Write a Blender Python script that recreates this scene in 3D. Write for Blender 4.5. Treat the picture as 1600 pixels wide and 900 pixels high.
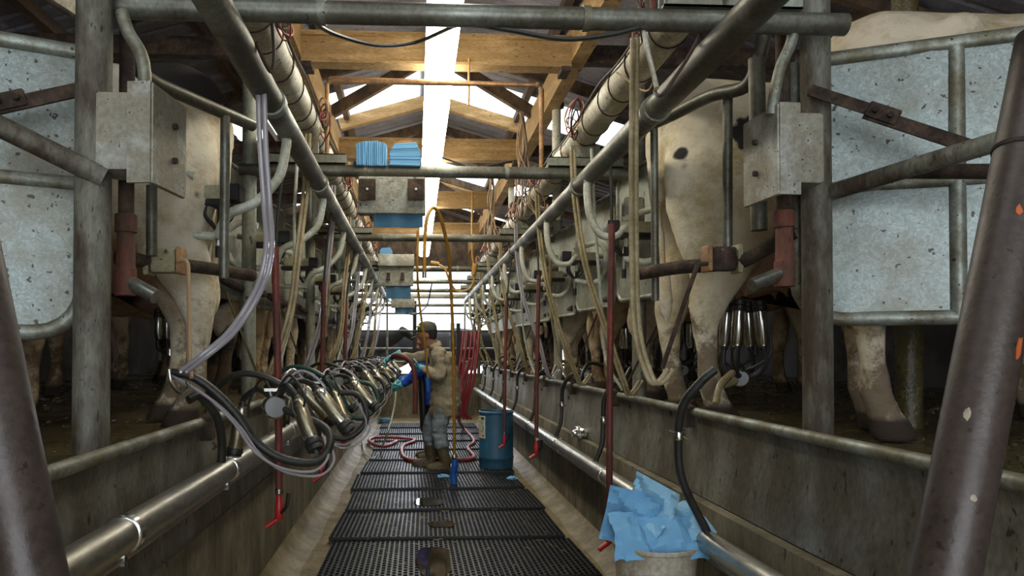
import bpy, bmesh, math, random
from mathutils import Vector, Matrix, noise
for o in list(bpy.data.objects): bpy.data.objects.remove(o, do_unlink=True)
SC = bpy.context.scene; COL = SC.collection
V = Vector; PI = math.pi; rnd = random.Random(7)
# ------------------------------------------------------------------ camera
F = 1150.0; CX, CY = 710.0, 528.0; EYE = V((0, 0, 1.3))
yaw = math.atan(60/F); pit = math.atan(20/F)
fw = V((math.sin(yaw)*math.cos(pit), math.cos(yaw)*math.cos(pit), math.sin(pit)))
rt = V((math.cos(yaw), -math.sin(yaw), 0)); up = rt.cross(fw)
cam = bpy.data.cameras.new('camera'); co = bpy.data.objects.new('camera', cam); COL.objects.link(co)
cam.sensor_width = 36; cam.lens = F/1600*36; cam.clip_start = .05; cam.clip_end = 300
cam.shift_x = (800-CX)/1600; cam.shift_y = (CY-450)/1600
m = Matrix((rt, up, -fw)).transposed().to_4x4(); m.translation = EYE; co.matrix_world = m; SC.camera = co
# ------------------------------------------------------------------ world, lights, exposure
w = bpy.data.worlds.new('sky'); SC.world = w; w.use_nodes = True
bg = w.node_tree.nodes['Background']; bg.inputs[0].default_value = (.86, .93, 1, 1); bg.inputs[1].default_value = 3.6
SC.view_settings.view_transform = 'Standard'; SC.view_settings.look = 'None'
SC.view_settings.exposure = 0.28; SC.view_settings.gamma = 1; SC.view_settings.use_curve_mapping = False
def area(name, loc, rot, sx, sy, e, col):
    l = bpy.data.lights.new(name, 'AREA'); l.shape = 'RECTANGLE'; l.size = sx; l.size_y = sy; l.energy = e; l.color = col
    o = bpy.data.objects.new(name, l); COL.objects.link(o); o.location = loc; o.rotation_euler = rot
area('daylight_through_rear_door', (.2, -3.2, 2.6), (math.radians(80), 0, 0), 5, 2.6, 36, (.86, .95, 1))
area('daylight_through_far_opening', (.4, 18.5, 2.8), (math.radians(-90), 0, 0), 8, 3.2, 260, (.82, .86, 1))
EMIT = 17.0
# ------------------------------------------------------------------ materials
def nt(name):
    mm = bpy.data.materials.new(name); mm.use_nodes = True; t = mm.node_tree; return mm, t, t.nodes['Principled BSDF']
def node(t, k, **kw):
    n = t.nodes.new(k)
    for a, b in kw.items():
        if a in n.inputs: n.inputs[a].default_value = b
        else: setattr(n, a, b)
    return n
def c4(c): return (c[0], c[1], c[2], 1)
def ramp(t, fac, stops):
    r = t.nodes.new('ShaderNodeValToRGB'); e = r.color_ramp.elements
    while len(e) < len(stops): e.new(.5)
    for x, (p, c) in zip(e, stops): x.position = p; x.color = c4(c)
    t.links.new(fac, r.inputs[0]); return r.outputs[0]
def coords(t, kind='world', scale=(1, 1, 1)):
    if kind == 'world': s = t.nodes.new('ShaderNodeNewGeometry').outputs['Position']
    else: s = t.nodes.new('ShaderNodeTexCoord').outputs['Object']
    mp = t.nodes.new('ShaderNodeMapping'); mp.inputs['Scale'].default_value = scale
    t.links.new(s, mp.inputs[0]); return mp.outputs[0]
def grime(name, base, dirt, amt=.5, scale=8, stretch=(1, 1, 1), rough=.5, metal=0, bump=.15, speck=None, kind='world', fine=60, spec=.5, third=None):
    """base colour with stains of a second colour in a noise pattern, dark specks and a bump"""
    mm, t, b = nt(name); v = coords(t, kind, stretch)
    n1 = node(t, 'ShaderNodeTexNoise', Scale=scale, Detail=8, Roughness=.65); t.links.new(v, n1.inputs['Vector'])
    n2 = node(t, 'ShaderNodeTexNoise', Scale=fine, Detail=4, Roughness=.6); t.links.new(v, n2.inputs['Vector'])
    c = ramp(t, n1.outputs[0], [(max(0, .62-amt*.4), dirt), (min(1, .78-amt*.3), base)] if not third else
             [(max(0, .52-amt*.4), dirt), (.5, third), (min(1, .78-amt*.3), base)])
    mx = t.nodes.new('ShaderNodeMixRGB'); mx.blend_type = 'MULTIPLY'; mx.inputs[0].default_value = .55
    t.links.new(c, mx.inputs[1]); t.links.new(ramp(t, n2.outputs[0], [(.3, (.45, .43, .4)), (.62, (1.1, 1.1, 1.1))]), mx.inputs[2])
    out = mx.outputs[0]
    if speck:
        n3 = node(t, 'ShaderNodeTexNoise', Scale=speck, Detail=2, Roughness=.5); t.links.new(v, n3.inputs['Vector'])
        m2 = t.nodes.new('ShaderNodeMixRGB'); m2.inputs[2].default_value = (.02, .016, .01, 1)
        t.links.new(ramp(t, n3.outputs[0], [(.66, (0, 0, 0)), (.72, (.85, .85, .85))]), m2.inputs[0])
        t.links.new(out, m2.inputs[1]); out = m2.outputs[0]
    t.links.new(out, b.inputs['Base Color'])
    b.inputs['Metallic'].default_value = metal; b.inputs['Specular IOR Level'].default_value = spec
    t.links.new(ramp(t, n1.outputs[0], [(.3, (min(1, rough+.2),)*3), (.7, (rough,)*3)]), b.inputs['Roughness'])
    if bump:
        bp = node(t, 'ShaderNodeBump', Strength=bump, Distance=.01); t.links.new(n2.outputs[0], bp.inputs['Height']); t.links.new(bp.outputs[0], b.inputs['Normal'])
    return mm
def plain(name, c, rough=.5, metal=0, trans=0, emit=0, spec=.5, ior=1.45):
    mm, t, b = nt(name); b.inputs['Base Color'].default_value = c4(c); b.inputs['Roughness'].default_value = rough
    b.inputs['Metallic'].default_value = metal; b.inputs['Transmission Weight'].default_value = trans; b.inputs['IOR'].default_value = ior
    b.inputs['Specular IOR Level'].default_value = spec
    if emit: b.inputs['Emission Color'].default_value = c4(c); b.inputs['Emission Strength'].default_value = emit
    return mm
M = {}
M['pipe'] = grime('painted_steel', (.27, .28, .235), (.12, .11, .08), .4, 3, (1, 1, 1), .36, .5, .08, None)
M['post'] = grime('dirty_post_steel', (.25, .245, .19), (.07, .05, .03), .5, 4, (1.6, 1.6, .5), .55, .2, .3, 50)
M['tube'] = grime('galvanised_tube', (.38, .41, .36), (.20, .18, .12), .5, 7, (1, 1, 1), .42, .45, .15, 60)
M['darkpole'] = grime('dark_brown_paint', (.032, .022, .020), (.07, .05, .04), .2, 6, (1, 1, 1), .32, .1, .12, 50)
M['rust'] = grime('rusty_steel', (.10, .06, .038), (.035, .023, .016), .5, 14, (1, 1, 1), .8, .1, .5, 60)
M['redrust'] = grime('red_oxide', (.19, .055, .03), (.08, .045, .03), .5, 8, (1, 1, .5), .75, 0, .3, 40)
M['stain'] = grime('stainless', (.50, .50, .47), (.36, .34, .29), .45, 5, (1, .3, 1), .24, .9, .04, None)
M['steel'] = plain('polished_steel', (.62, .6, .55), .2, 1)
M['brass'] = grime('stained_steel_cup', (.60, .58, .52), (.42, .37, .25), .4, 14, (1, 1, 1), .2, .95, .04, None, 'object')
M['claw'] = plain('frosted_claw_bowl', (.24, .24, .235), .4, 0)
M['rubber'] = grime('black_rubber', (.006, .0065, .006), (.025, .024, .02), .25, 20, (1, 1, 1), .36, 0, .1, None)
M['greenrub'] = plain('dark_green_rubber', (.02, .06, .045), .4)
M['pvc'] = grime('white_pvc', (.74, .72, .61), (.42, .38, .28), .4, 4, (1, 1, 1), .42, 0, .04, 45)
M['hose'] = grime('milky_hose', (.66, .69, .62), (.50, .50, .38), .45, 9, (1, 1, 1), .3, 0, .04, None)
M['hosey'] = grime('yellowed_hose', (.42, .34, .20), (.25, .19, .09), .5, 7, (1, 1, 1), .32, 0, .05, None)
M['clear'] = plain('clear_tube', (.50, .46, .49), .12, 0, .45)
M['redhose'] = grime('red_hose', (.20, .035, .025), (.10, .03, .022), .5, 9, (1, 1, .4), .5, 0, .1, 90)
M['crimson'] = plain('crimson_hose', (.20, .015, .025), .4)
M['pinkhose'] = grime('wet_pink_hose', (.42, .09, .09), (.26, .05, .05), .4, 9, (1, 1, 1), .3, 0, .05)
M['redplastic'] = plain('red_plastic', (.42, .02, .02), .35)
M['yellow'] = grime('yellow_hose', (.50, .26, .02), (.32, .16, .02), .35, 6, (1, 1, 1), .4, 0, .06)
M['blueplastic'] = plain('blue_plastic', (.01, .09, .36), .4)
M['barrel'] = grime('blue_barrel', (.01, .13, .26), (.02, .09, .16), .3, 5, (1, 1, 1), .42, 0, .05)
M['paper'] = plain('blue_paper', (.17, .40, .64), .85)
M['paper2'] = plain('pale_blue_paper', (.27, .50, .68), .85)
M['paper_shaded'] = plain('shaded_blue_paper', (.055, .14, .22), .85)  # darker copy of the blue paper, shade of the hanging towels in its colour
M['white'] = grime('white_plastic', (.62, .60, .53), (.40, .34, .24), .35, 6, (1, 1, 1), .45, 0, .05)
M['greybox'] = grime('grey_enclosure', (.50, .51, .46), (.30, .27, .20), .35, 7, (1, 1, 1), .5, .1, .15, 60)
M['cream'] = grime('cream_enclosure', (.55, .53, .38), (.35, .31, .18), .4, 7, (1, 1, 1), .5, 0, .08, 60)
M['stone'] = grime('cement_grey_box', (.42, .42, .36), (.27, .25, .19), .5, 16, (1, 1, 1), .7, 0, .3, 50)
M['blackbox'] = plain('black_box', (.012, .01, .01), .45)
M['wire'] = plain('dark_wire', (.05, .03, .025), .6)
M['redwire'] = plain('red_wire', (.30, .05, .05), .5)
M['tan'] = plain('tan_cord', (.40, .26, .14), .7)
M['wood'] = grime('roof_timber', (.52, .34, .15), (.33, .20, .08), .35, 6, (.6, .6, 3), .8, 0, .2, 34)
M['wood2'] = grime('dark_timber', (.17, .105, .055), (.07, .045, .03), .5, 3, (3, .6, 2), .85, 0, .3, 30)
M['orangepipe'] = grime('tarnished_pipe', (.48, .25, .10), (.25, .14, .07), .5, 10, (1, 1, 1), .5, .3, .1)
M['conc'] = grime('pit_wall_concrete', (.23, .20, .13), (.09, .075, .04), .55, 3.2, (1, 1, .45), .55, 0, .3, 24)
M['floorc'] = grime('wet_concrete', (.24, .185, .085), (.085, .06, .025), .5, 4.5, (1, 1, 1), .38, 0, .7, 40, third=(.17, .125, .045))
M['plat'] = grime('wet_dungy_floor', (.09, .08, .06), (.035, .03, .018), .5, 3.5, (1, 1, 1), .16, 0, .6, 22, third=(.11, .085, .03))
M['sheet'] = grime('splash_sheet', (.34, .33, .28), (.15, .13, .09), .5, 3.0, (1, 1.0, .6), .34, .5, .12, 34)
M['wall'] = grime('dark_block_wall', (.085, .075, .075), (.035, .028, .026), .5, 1.6, (1, 1, 1), .8, 0, .3)
M['roof'] = grime('roof_sheet', (.30, .285, .33), (.17, .155, .165), .5, 1.4, (1, 1, 1), .65, .1, .05)
M['mat'] = grime('rubber_mat', (.012, .012, .013), (.007, .007, .007), .4, 5, (1, 1, 1), .3, 0, .1)
M['puddle'] = plain('water_film', (.035, .025, .015), .04, 0, 0, 0, .8)
M['lamp'] = plain('lit_diffuser', (1, .95, .80), .5, emit=EMIT)
M['lampcase'] = plain('lamp_housing', (.6, .6, .58), .4)
M['dirt'] = plain('straw_bits', (.42, .33, .16), .9)
M['foil'] = plain('crumpled_foil', (.7, .72, .72), .18, .9)
M['label'] = None
def galv():
    mm, t, b = nt('galvanised_sheet'); v = coords(t)
    vo = node(t, 'ShaderNodeTexVoronoi', Scale=150); n0 = node(t, 'ShaderNodeTexNoise', Scale=14, Detail=5); t.links.new(v, n0.inputs['Vector'])
    ad = t.nodes.new('ShaderNodeMixRGB'); ad.inputs[0].default_value = .07; t.links.new(v, ad.inputs[1]); t.links.new(n0.outputs['Color'], ad.inputs[2]); t.links.new(ad.outputs[0], vo.inputs['Vector'])
    sp = t.nodes.new('ShaderNodeSeparateColor'); t.links.new(vo.outputs['Color'], sp.inputs[0])
    c = ramp(t, sp.outputs[0], [(0, (.22, .26, .245)), (.5, (.27, .31, .29)), (1, (.35, .39, .365))])
    n1 = node(t, 'ShaderNodeTexNoise', Scale=2.2, Detail=7, Roughness=.7); t.links.new(v, n1.inputs['Vector'])
    m1 = t.nodes.new('ShaderNodeMixRGB'); t.links.new(ramp(t, n1.outputs[0], [(.44, (0, 0, 0)), (.66, (.8, .8, .8))]), m1.inputs[0]); t.links.new(c, m1.inputs[1]); m1.inputs[2].default_value = (.15, .12, .07, 1)
    n2 = node(t, 'ShaderNodeTexNoise', Scale=38, Detail=2); t.links.new(v, n2.inputs['Vector'])
    m2 = t.nodes.new('ShaderNodeMixRGB'); t.links.new(ramp(t, n2.outputs[0], [(.67, (0, 0, 0)), (.70, (.9, .9, .9))]), m2.inputs[0]); t.links.new(m1.outputs[0], m2.inputs[1]); m2.inputs[2].default_value = (.03, .02, .01, 1)
    t.links.new(m2.outputs[0], b.inputs['Base Color']); b.inputs['Metallic'].default_value = .35; b.inputs['Roughness'].default_value = .42
    return mm
M['galv'] = galv()
M['stallsheet'] = grime('stall_sheet', (.36, .39, .33), (.22, .21, .15), .5, 3, (1, 1, .5), .5, .3, .08, 30)
def pane():
    mm = bpy.data.materials.new('translucent_roof_sheet'); mm.use_nodes = True; t = mm.node_tree
    for n in list(t.nodes): t.nodes.remove(n)
    o = t.nodes.new('ShaderNodeOutputMaterial'); tr = node(t, 'ShaderNodeBsdfTranslucent', Color=(.9, .9, .86, 1)); tp = node(t, 'ShaderNodeBsdfTransparent', Color=(.9, .93, .9, 1))
    mx = t.nodes.new('ShaderNodeMixShader'); mx.inputs[0].default_value = .35
    t.links.new(tr.outputs[0], mx.inputs[1]); t.links.new(tp.outputs[0], mx.inputs[2]); t.links.new(mx.outputs[0], o.inputs[0]); return mm
M['pane'] = pane()
def spray():
    mm = bpy.data.materials.new('water_mist'); mm.use_nodes = True; t = mm.node_tree
    for n in list(t.nodes): t.nodes.remove(n)
    o = t.nodes.new('ShaderNodeOutputMaterial'); vs = node(t, 'ShaderNodeVolumePrincipled', Density=1.6); vs.inputs['Color'].default_value = (.95, .97, 1, 1)
    t.links.new(vs.outputs[0], o.inputs['Volume']); return mm
M['mist'] = spray()
def cowmat(name, base, spot, thr, seed, scale=1.15, legdirt=.8, patches=()):
    mm, t, b = nt(name); tc = t.nodes.new('ShaderNodeTexCoord'); v = tc.outputs['Object']
    def mapped(s, off=0):
        mp = t.nodes.new('ShaderNodeMapping'); mp.inputs['Scale'].default_value = (s, s, s); mp.inputs['Location'].default_value = (off, off*.7, off*1.3); t.links.new(v, mp.inputs[0]); return mp.outputs[0]
    n1 = node(t, 'ShaderNodeTexNoise', Scale=scale, Detail=5, Roughness=.5, Distortion=.4); t.links.new(mapped(1, seed), n1.inputs['Vector'])
    m1 = t.nodes.new('ShaderNodeMixRGB'); t.links.new(ramp(t, n1.outputs[0], [(thr, (0, 0, 0)), (thr+.02, (1, 1, 1))]), m1.inputs[0])
    n2 = node(t, 'ShaderNodeTexNoise', Scale=7, Detail=8, Roughness=.7); t.links.new(mapped(1, 3+seed), n2.inputs['Vector'])
    bb = ramp(t, n2.outputs[0], [(.34, tuple(x*f for x, f in zip(base, (.60, .52, .36)))), (.56, base), (.8, tuple(min(1, x*1.08) for x in base))])
    t.links.new(bb, m1.inputs[1]); m1.inputs[2].default_value = c4(spot)
    for pc, pr in patches:
        n9 = node(t, 'ShaderNodeTexNoise', Scale=11, Detail=4); t.links.new(v, n9.inputs['Vector'])
        dd = t.nodes.new('ShaderNodeVectorMath'); dd.operation = 'DISTANCE'; t.links.new(v, dd.inputs[0]); dd.inputs[1].default_value = pc
        ma = node(t, 'ShaderNodeMath', operation='MULTIPLY_ADD'); t.links.new(n9.outputs[0], ma.inputs[0]); ma.inputs[1].default_value = -pr*1.1; t.links.new(dd.outputs['Value'], ma.inputs[2])
        mp_ = t.nodes.new('ShaderNodeMixRGB'); t.links.new(ramp(t, ma.outputs[0], [(pr*.45, (1, 1, 1)), (pr*.45+.008, (0, 0, 0))]), mp_.inputs[0]); t.links.new(m1.outputs[0], mp_.inputs[1]); mp_.inputs[2].default_value = c4(spot); m1 = mp_
    # dung on the lower legs: brown patches
    sx = t.nodes.new('ShaderNodeSeparateXYZ'); t.links.new(v, sx.inputs[0])
    n3 = node(t, 'ShaderNodeTexNoise', Scale=9, Detail=6, Roughness=.7); t.links.new(mapped(1, 8+seed), n3.inputs['Vector'])
    a = node(t, 'ShaderNodeMath', operation='MULTIPLY_ADD'); t.links.new(sx.outputs[2], a.inputs[0]); a.inputs[1].default_value = -.55; t.links.new(n3.outputs[0], a.inputs[2])
    m2 = t.nodes.new('ShaderNodeMixRGB'); t.links.new(ramp(t, a.outputs[0], [(.30, (0, 0, 0)), (.42, (legdirt,)*3)]), m2.inputs[0])
    t.links.new(m1.outputs[0], m2.inputs[1]); m2.inputs[2].default_value = (.10, .06, .03, 1)
    # pink udder
    d = t.nodes.new('ShaderNodeVectorMath'); d.operation = 'DISTANCE'; t.links.new(v, d.inputs[0]); d.inputs[1].default_value = (.40, 0, .66)
    m3 = t.nodes.new('ShaderNodeMixRGB'); t.links.new(ramp(t, d.outputs['Value'], [(.20, (1, 1, 1)), (.25, (0, 0, 0))]), m3.inputs[0]); t.links.new(m2.outputs[0], m3.inputs[1]); m3.inputs[2].default_value = (.38, .24, .17, 1)
    # dark hooves
    m4 = t.nodes.new('ShaderNodeMixRGB'); t.links.new(ramp(t, sx.outputs[2], [(.065, (1, 1, 1)), (.085, (0, 0, 0))]), m4.inputs[0]); t.links.new(m3.outputs[0], m4.inputs[1]); m4.inputs[2].default_value = (.05, .035, .025, 1)
    t.links.new(m4.outputs[0], b.inputs['Base Color']); b.inputs['Roughness'].default_value = .8; b.inputs['Specular IOR Level'].default_value = .25
    n5 = node(t, 'ShaderNodeTexNoise', Scale=90, Detail=3); t.links.new(mapped(1), n5.inputs['Vector'])
    bp = node(t, 'ShaderNodeBump', Strength=.35, Distance=.01); t.links.new(n5.outputs[0], bp.inputs['Height']); t.links.new(bp.outputs[0], b.inputs['Normal'])
    return mm
M['cow_cream'] = cowmat('cream_hide', (.68, .57, .42), (.035, .03, .03), .64, 2.1)
M['cow_cream_right'] = cowmat('cream_hide_small_spot', (.72, .63, .46), (.03, .026, .024), .80, 2.1, patches=(((.06, -.24, 1.10), .034), ((.07, -.25, 1.04), .028), ((.36, -.28, 1.17), .10), ((.60, -.25, .90), .13)))
M['cow_cream_left'] = cowmat('cream_hide_black_hip', (.72, .64, .49), (.03, .026, .024), .80, 6.1, patches=(((.13, .08, 1.42), .22), ((.10, .26, 1.0), .03), ((.13, .27, .94), .035), ((.08, .27, .90), .02)))
M['cow_tan'] = cowmat('tan_hide', (.55, .41, .26), (.10, .06, .035), .66, 5.3)
M['cow_pied'] = cowmat('pied_hide', (.60, .52, .40), (.03, .026, .026), .50, 9.4)
M['cow_black'] = cowmat('black_hide', (.55, .46, .34), (.022, .02, .02), .38, 4.4)
# ------------------------------------------------------------------ mesh builder
WO = {}
class MB:
    def __init__(s): s.v = []; s.f = []
    def add(s, vs, fs):
        n = len(s.v); s.v += [V(x) for x in vs]; s.f += [tuple(i+n for i in q) for q in fs]; return s
    def box(s, a, b):
        x0, y0, z0 = [min(p, q) for p, q in zip(a, b)]; x1, y1, z1 = [max(p, q) for p, q in zip(a, b)]
        return s.add([(x0, y0, z0), (x1, y0, z0), (x1, y1, z0), (x0, y1, z0), (x0, y0, z1), (x1, y0, z1), (x1, y1, z1), (x0, y1, z1)],
                     [(0, 3, 2, 1), (4, 5, 6, 7), (0, 1, 5, 4), (1, 2, 6, 5), (2, 3, 7, 6), (3, 0, 4, 7)])
    def obox(s, c, ax, ay, az, hx, hy, hz, ch=0):
        """oriented box, half sizes; ch bevels the edges of the face outline"""
        c = V(c); ax = V(ax).normalized()*hx; ay = V(ay).normalized()*hy; az = V(az).normalized()*hz
        if not ch:
            q = [c+i*ax+j*ay+k*az for k in (-1, 1) for i, j in ((-1, -1), (1, -1), (1, 1), (-1, 1))]
            return s.add(q, [(0, 3, 2, 1), (4, 5, 6, 7), (0, 1, 5, 4), (1, 2, 6, 5), (2, 3, 7, 6), (3, 0, 4, 7)])
        cx, cy, cz = ch/hx, ch/hy, ch/hz; rings = []
        for k, e in ((-1, 1), (-1+cz, 0), (1-cz, 0), (1, 1)):
            o = []
            for i, j in ((-1, -1), (1, -1), (1, 1), (-1, 1)):
                ux, uy = (cx, cy) if not e else (cx*2, cy*2); sh = (0, 0) if not e else (cx*.6, cy*.6)
                p1 = (i*(1-sh[0]), j*(1-uy)); p2 = (i*(1-ux), j*(1-sh[1]))
                o += [p1, p2] if i*j < 0 and True else [p2, p1]
            # order around
            o.sort(key=lambda p: math.atan2(p[1]*hy, p[0]*hx)); rings.append([c+p[0]*ax+p[1]*ay+k*az for p in o])
        return s.loft(rings)
    def loft(s, rings, caps=True):
        n = len(rings[0]); vs = [p for r in rings for p in r]; fs = []
        for i in range(len(rings)-1):
            for j in range(n):
                a = i*n+j; b = i*n+(j+1) % n; fs.append((a, b, b+n, a+n))
        if caps: fs.append(tuple(range(n))[::-1]); fs.append(tuple(range((len(rings)-1)*n, len(rings)*n)))
        return s.add(vs, fs)
    def tube(s, pts, r, n=10, smooth=0, rs=None, caps=True):
        pts = [V(p) for p in pts]
        if smooth and len(pts) > 2:
            P = [pts[0]*2-pts[1]]+pts+[pts[-1]*2-pts[-2]]; o = []; R = []
            for i in range(1, len(P)-2):
                for k in range(smooth):
                    t = k/smooth; a, b, c, d = P[i-1:i+3]
                    o.append(.5*((2*b)+(c-a)*t+(2*a-5*b+4*c-d)*t*t+(3*b-a-3*c+d)*t**3))
                    if rs: R.append(rs[i-1]*(1-t)+rs[i]*t)
            o.append(pts[-1]); pts = o
            if rs: R.append(rs[-1]); rs = R
        T = [(pts[min(i+1, len(pts)-1)]-pts[max(i-1, 0)]).normalized() for i in range(len(pts))]
        u = T[0].orthogonal().normalized(); rings = []
        for i, p in enumerate(pts):
            u = (u-T[i]*u.dot(T[i])); u = u.normalized() if u.length > 1e-6 else T[i].orthogonal().normalized(); w_ = T[i].cross(u)
            k = 1
            if 0 < i < len(pts)-1:
                d1 = (pts[i]-pts[i-1]).normalized(); k = 1/max(.5, abs(d1.dot(T[i])))
            rr = (rs[i] if rs else r)
            rings.append([p+(u*math.cos(2*PI*j/n)+w_*math.sin(2*PI*j/n))*rr*(k if not smooth else 1) for j in range(n)])
        return s.loft(rings, caps)
    def lathe(s, prof, org=(0, 0, 0), axis=(0, 0, 1), n=24, caps=True):
        org = V(org); ax = V(axis).normalized(); u = ax.orthogonal().normalized(); w_ = ax.cross(u)
        return s.loft([[org+ax*h+(u*math.cos(2*PI*j/n)+w_*math.sin(2*PI*j/n))*r for j in range(n)] for r, h in prof], caps)
    def ball(s, c, rx, ry=None, rz=None, n=14):
        ry = ry or rx; rz = rz or rx; c = V(c); m_ = n//2
        return s.loft([[c+V((rx*math.sin(a)*math.cos(2*PI*j/n), ry*math.sin(a)*math.sin(2*PI*j/n), -rz*math.cos(a))) for j in range(n)] for a in [PI*(i+.15)/(m_+.3) for i in range(m_+1)]])
    def ringloft(s, R, n=16, power=2.0):
        """R = (centre, right vector*radius, up vector*radius)"""
        rings = []
        for c, a, b in R:
            c, a, b = V(c), V(a), V(b); o = []
            for j in range(n):
                ct, st = math.cos(2*PI*j/n), math.sin(2*PI*j/n)
                x = math.copysign(abs(ct)**(2/power), ct); y = math.copysign(abs(st)**(2/power), st); o.append(c+a*x+b*y)
            rings.append(o)
        return s.loft(rings)
    def mesh(s, name, off=V((0, 0, 0)), smooth=True, ang=38):
        me = bpy.data.meshes.new(name); me.from_pydata([v-off for v in s.v], [], s.f)
        bm = bmesh.new(); bm.from_mesh(me); bmesh.ops.recalc_face_normals(bm, faces=bm.faces); bm.to_mesh(me); bm.free()
        if smooth:
            me.polygons.foreach_set('use_smooth', [True]*len(me.polygons)); me.set_sharp_from_angle(angle=math.radians(ang))
        return me
    def build(s, name, mat, parent=None, label=None, smooth=True, ang=38):
        lo = V([min(v[i] for v in s.v) for i in range(3)]); hi = V([max(v[i] for v in s.v) for i in range(3)])
        org = V(((lo.x+hi.x)/2, (lo.y+hi.y)/2, lo.z))
        me = s.mesh(name, org, smooth, ang); me.materials.append(mat)
        o = bpy.data.objects.new(name, me); COL.objects.link(o); WO[o.name] = org
        if parent: o.parent = parent; o.location = org-WO[parent.name]
        else: o.location = org
        if label: o['label'] = label
        return o
def thing(name, label, cat, loc=(0, 0, 0), group=None):
    o = bpy.data.objects.new(name, None); COL.objects.link(o); o.location = loc; o.empty_display_size = .1; WO[o.name] = V(loc)
    o['label'] = label; o['category'] = cat
    if group: o['group'] = group
    return o
def tag(o, label, cat, group=None):
    o['label'] = label; o['category'] = cat
    if group: o['group'] = group
    return o
def struct(o): o['kind'] = 'structure'; return o
def U(px, py, x=None, y=None, z=None):
    d = fw+rt*((px-CX)/F)+up*((CY-py)/F)
    t = ((x-EYE.x)/d.x) if x is not None else ((y-EYE.y)/d.y if y is not None else (z-EYE.z)/d.z)
    return EYE+d*t
def remesh(mb, name, vox, smooth=4, fac=.5):
    me = mb.mesh(name+'_shell', smooth=False); o = bpy.data.objects.new('tmp', me); COL.objects.link(o)
    r = o.modifiers.new('r', 'REMESH'); r.mode = 'VOXEL'; r.voxel_size = vox; r.use_smooth_shade = True
    s_ = o.modifiers.new('s', 'SMOOTH'); s_.iterations = smooth; s_.factor = fac
    dg = bpy.context.evaluated_depsgraph_get(); dg.update(); m2 = bpy.data.meshes.new_from_object(o.evaluated_get(dg)); m2.name = name
    bpy.data.objects.remove(o); m2.polygons.foreach_set('use_smooth', [True]*len(m2.polygons)); return m2
def meshobj(name, me, mat, parent, loc=(0, 0, 0)):
    if not me.materials: me.materials.append(mat)
    o = bpy.data.objects.new(name, me); COL.objects.link(o); o.parent = parent; o.location = loc; WO[o.name] = (WO[parent.name] if parent else V((0, 0, 0)))+V(loc)
    return o
ORD = ['nearest', 'second', 'third', 'fourth', 'fifth', 'sixth', 'seventh', 'eighth', 'ninth', 'tenth', 'eleventh', 'twelfth', 'thirteenth']
def nth(i, n=None): return 'farthest' if n is not None and i == n-1 else ORD[i]
YE = 14.6; XL, XR = -.82, 1.25; PZ = .97
# ================================================================== SETTING
struct(MB().box((XL-.02, -3.4, -.1), (XR+.02, YE+.3, 0)).build('floor', M['floorc']))
# coved foot of each pit wall
for nm, x, sgn in (('trim_1', XL, 1), ('trim_2', XR, -1)):
    b = MB(); n = 40; rings = []
    for i in range(n+1):
        y = -1+i*(YE+1)/n; rings.append([(x, y, 0), (x+sgn*(.15+.012*math.sin(i*2.1)), y, .0), (x+sgn*.1, y, .016), (x+sgn*.04, y, .05), (x, y, .12)])
    b.loft(rings); struct(b.build(nm, M['floorc']))
b = MB().box((XL-.25, -3.4, 0), (XL, YE, .60)); b.box((XL-.25, -3.4, .60), (XL-.08, YE, PZ-.02)); struct(b.build('wall_pit_left', M['conc']))
b = MB().box((XR-.02, -3.4, 0), (XR+.25, YE, .64)); b.box((XR+.10, -3.4, .64), (XR+.25, YE, PZ-.02)); struct(b.build('wall_pit_right', M['conc']))
b = MB().box((XL-.2, YE, 0), (XR+.2, YE+.3, .80)); b.box((XL-.2, YE-.02, .80), (XR+.2, YE+.12, .85)); struct(b.build('wall_pit_far', M['conc']))
def slab(nm, x0, x1, y0, y1, zt):
    b = MB(); nx, ny = 24, 90; g = []
    for i in range(nx+1):
        for j in range(ny+1):
            x = x0+(x1-x0)*i/nx; y = y0+(y1-y0)*j/ny; g.append((x, y, zt+.018*noise.noise(V((x*1.7, y*1.7, 3)))-.012))
    f = [(i*(ny+1)+j, (i+1)*(ny+1)+j, (i+1)*(ny+1)+j+1, i*(ny+1)+j+1) for i in range(nx) for j in range(ny)]
    b.add(g, f); b.box((x0, y0, 0), (x1, y1, zt-.08)); return struct(b.build(nm, M['plat']))
slab('floor_left', -4.2, XL-.06, -3.4, YE+.3, PZ); slab('floor_right', XR+.07, 4.95, -3.4, YE+.3, PZ)
struct(MB().box((-7, YE+.31, .15), (8, 28, .33)).build('floor_yard', M['plat']))
struct(MB().box((-4.35, -3.4, 0), (-4.2, YE+.2, 3.0)).build('wall_left', M['wall']))
struct(MB().box((4.95, -3.4, 0), (5.1, YE+.2, 2.9)).build('wall_right', M['wall']))
b = MB().box((-4.35, -3.55, 0), (-1.9, -3.4, 3.4)); b.box((2.3, -3.55, 0), (5.1, -3.4, 3.4)); b.box((-4.35, -3.55, 3.2), (4.8, -3.4, 4.3)); struct(b.build('wall_back', M['wall']))
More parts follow.
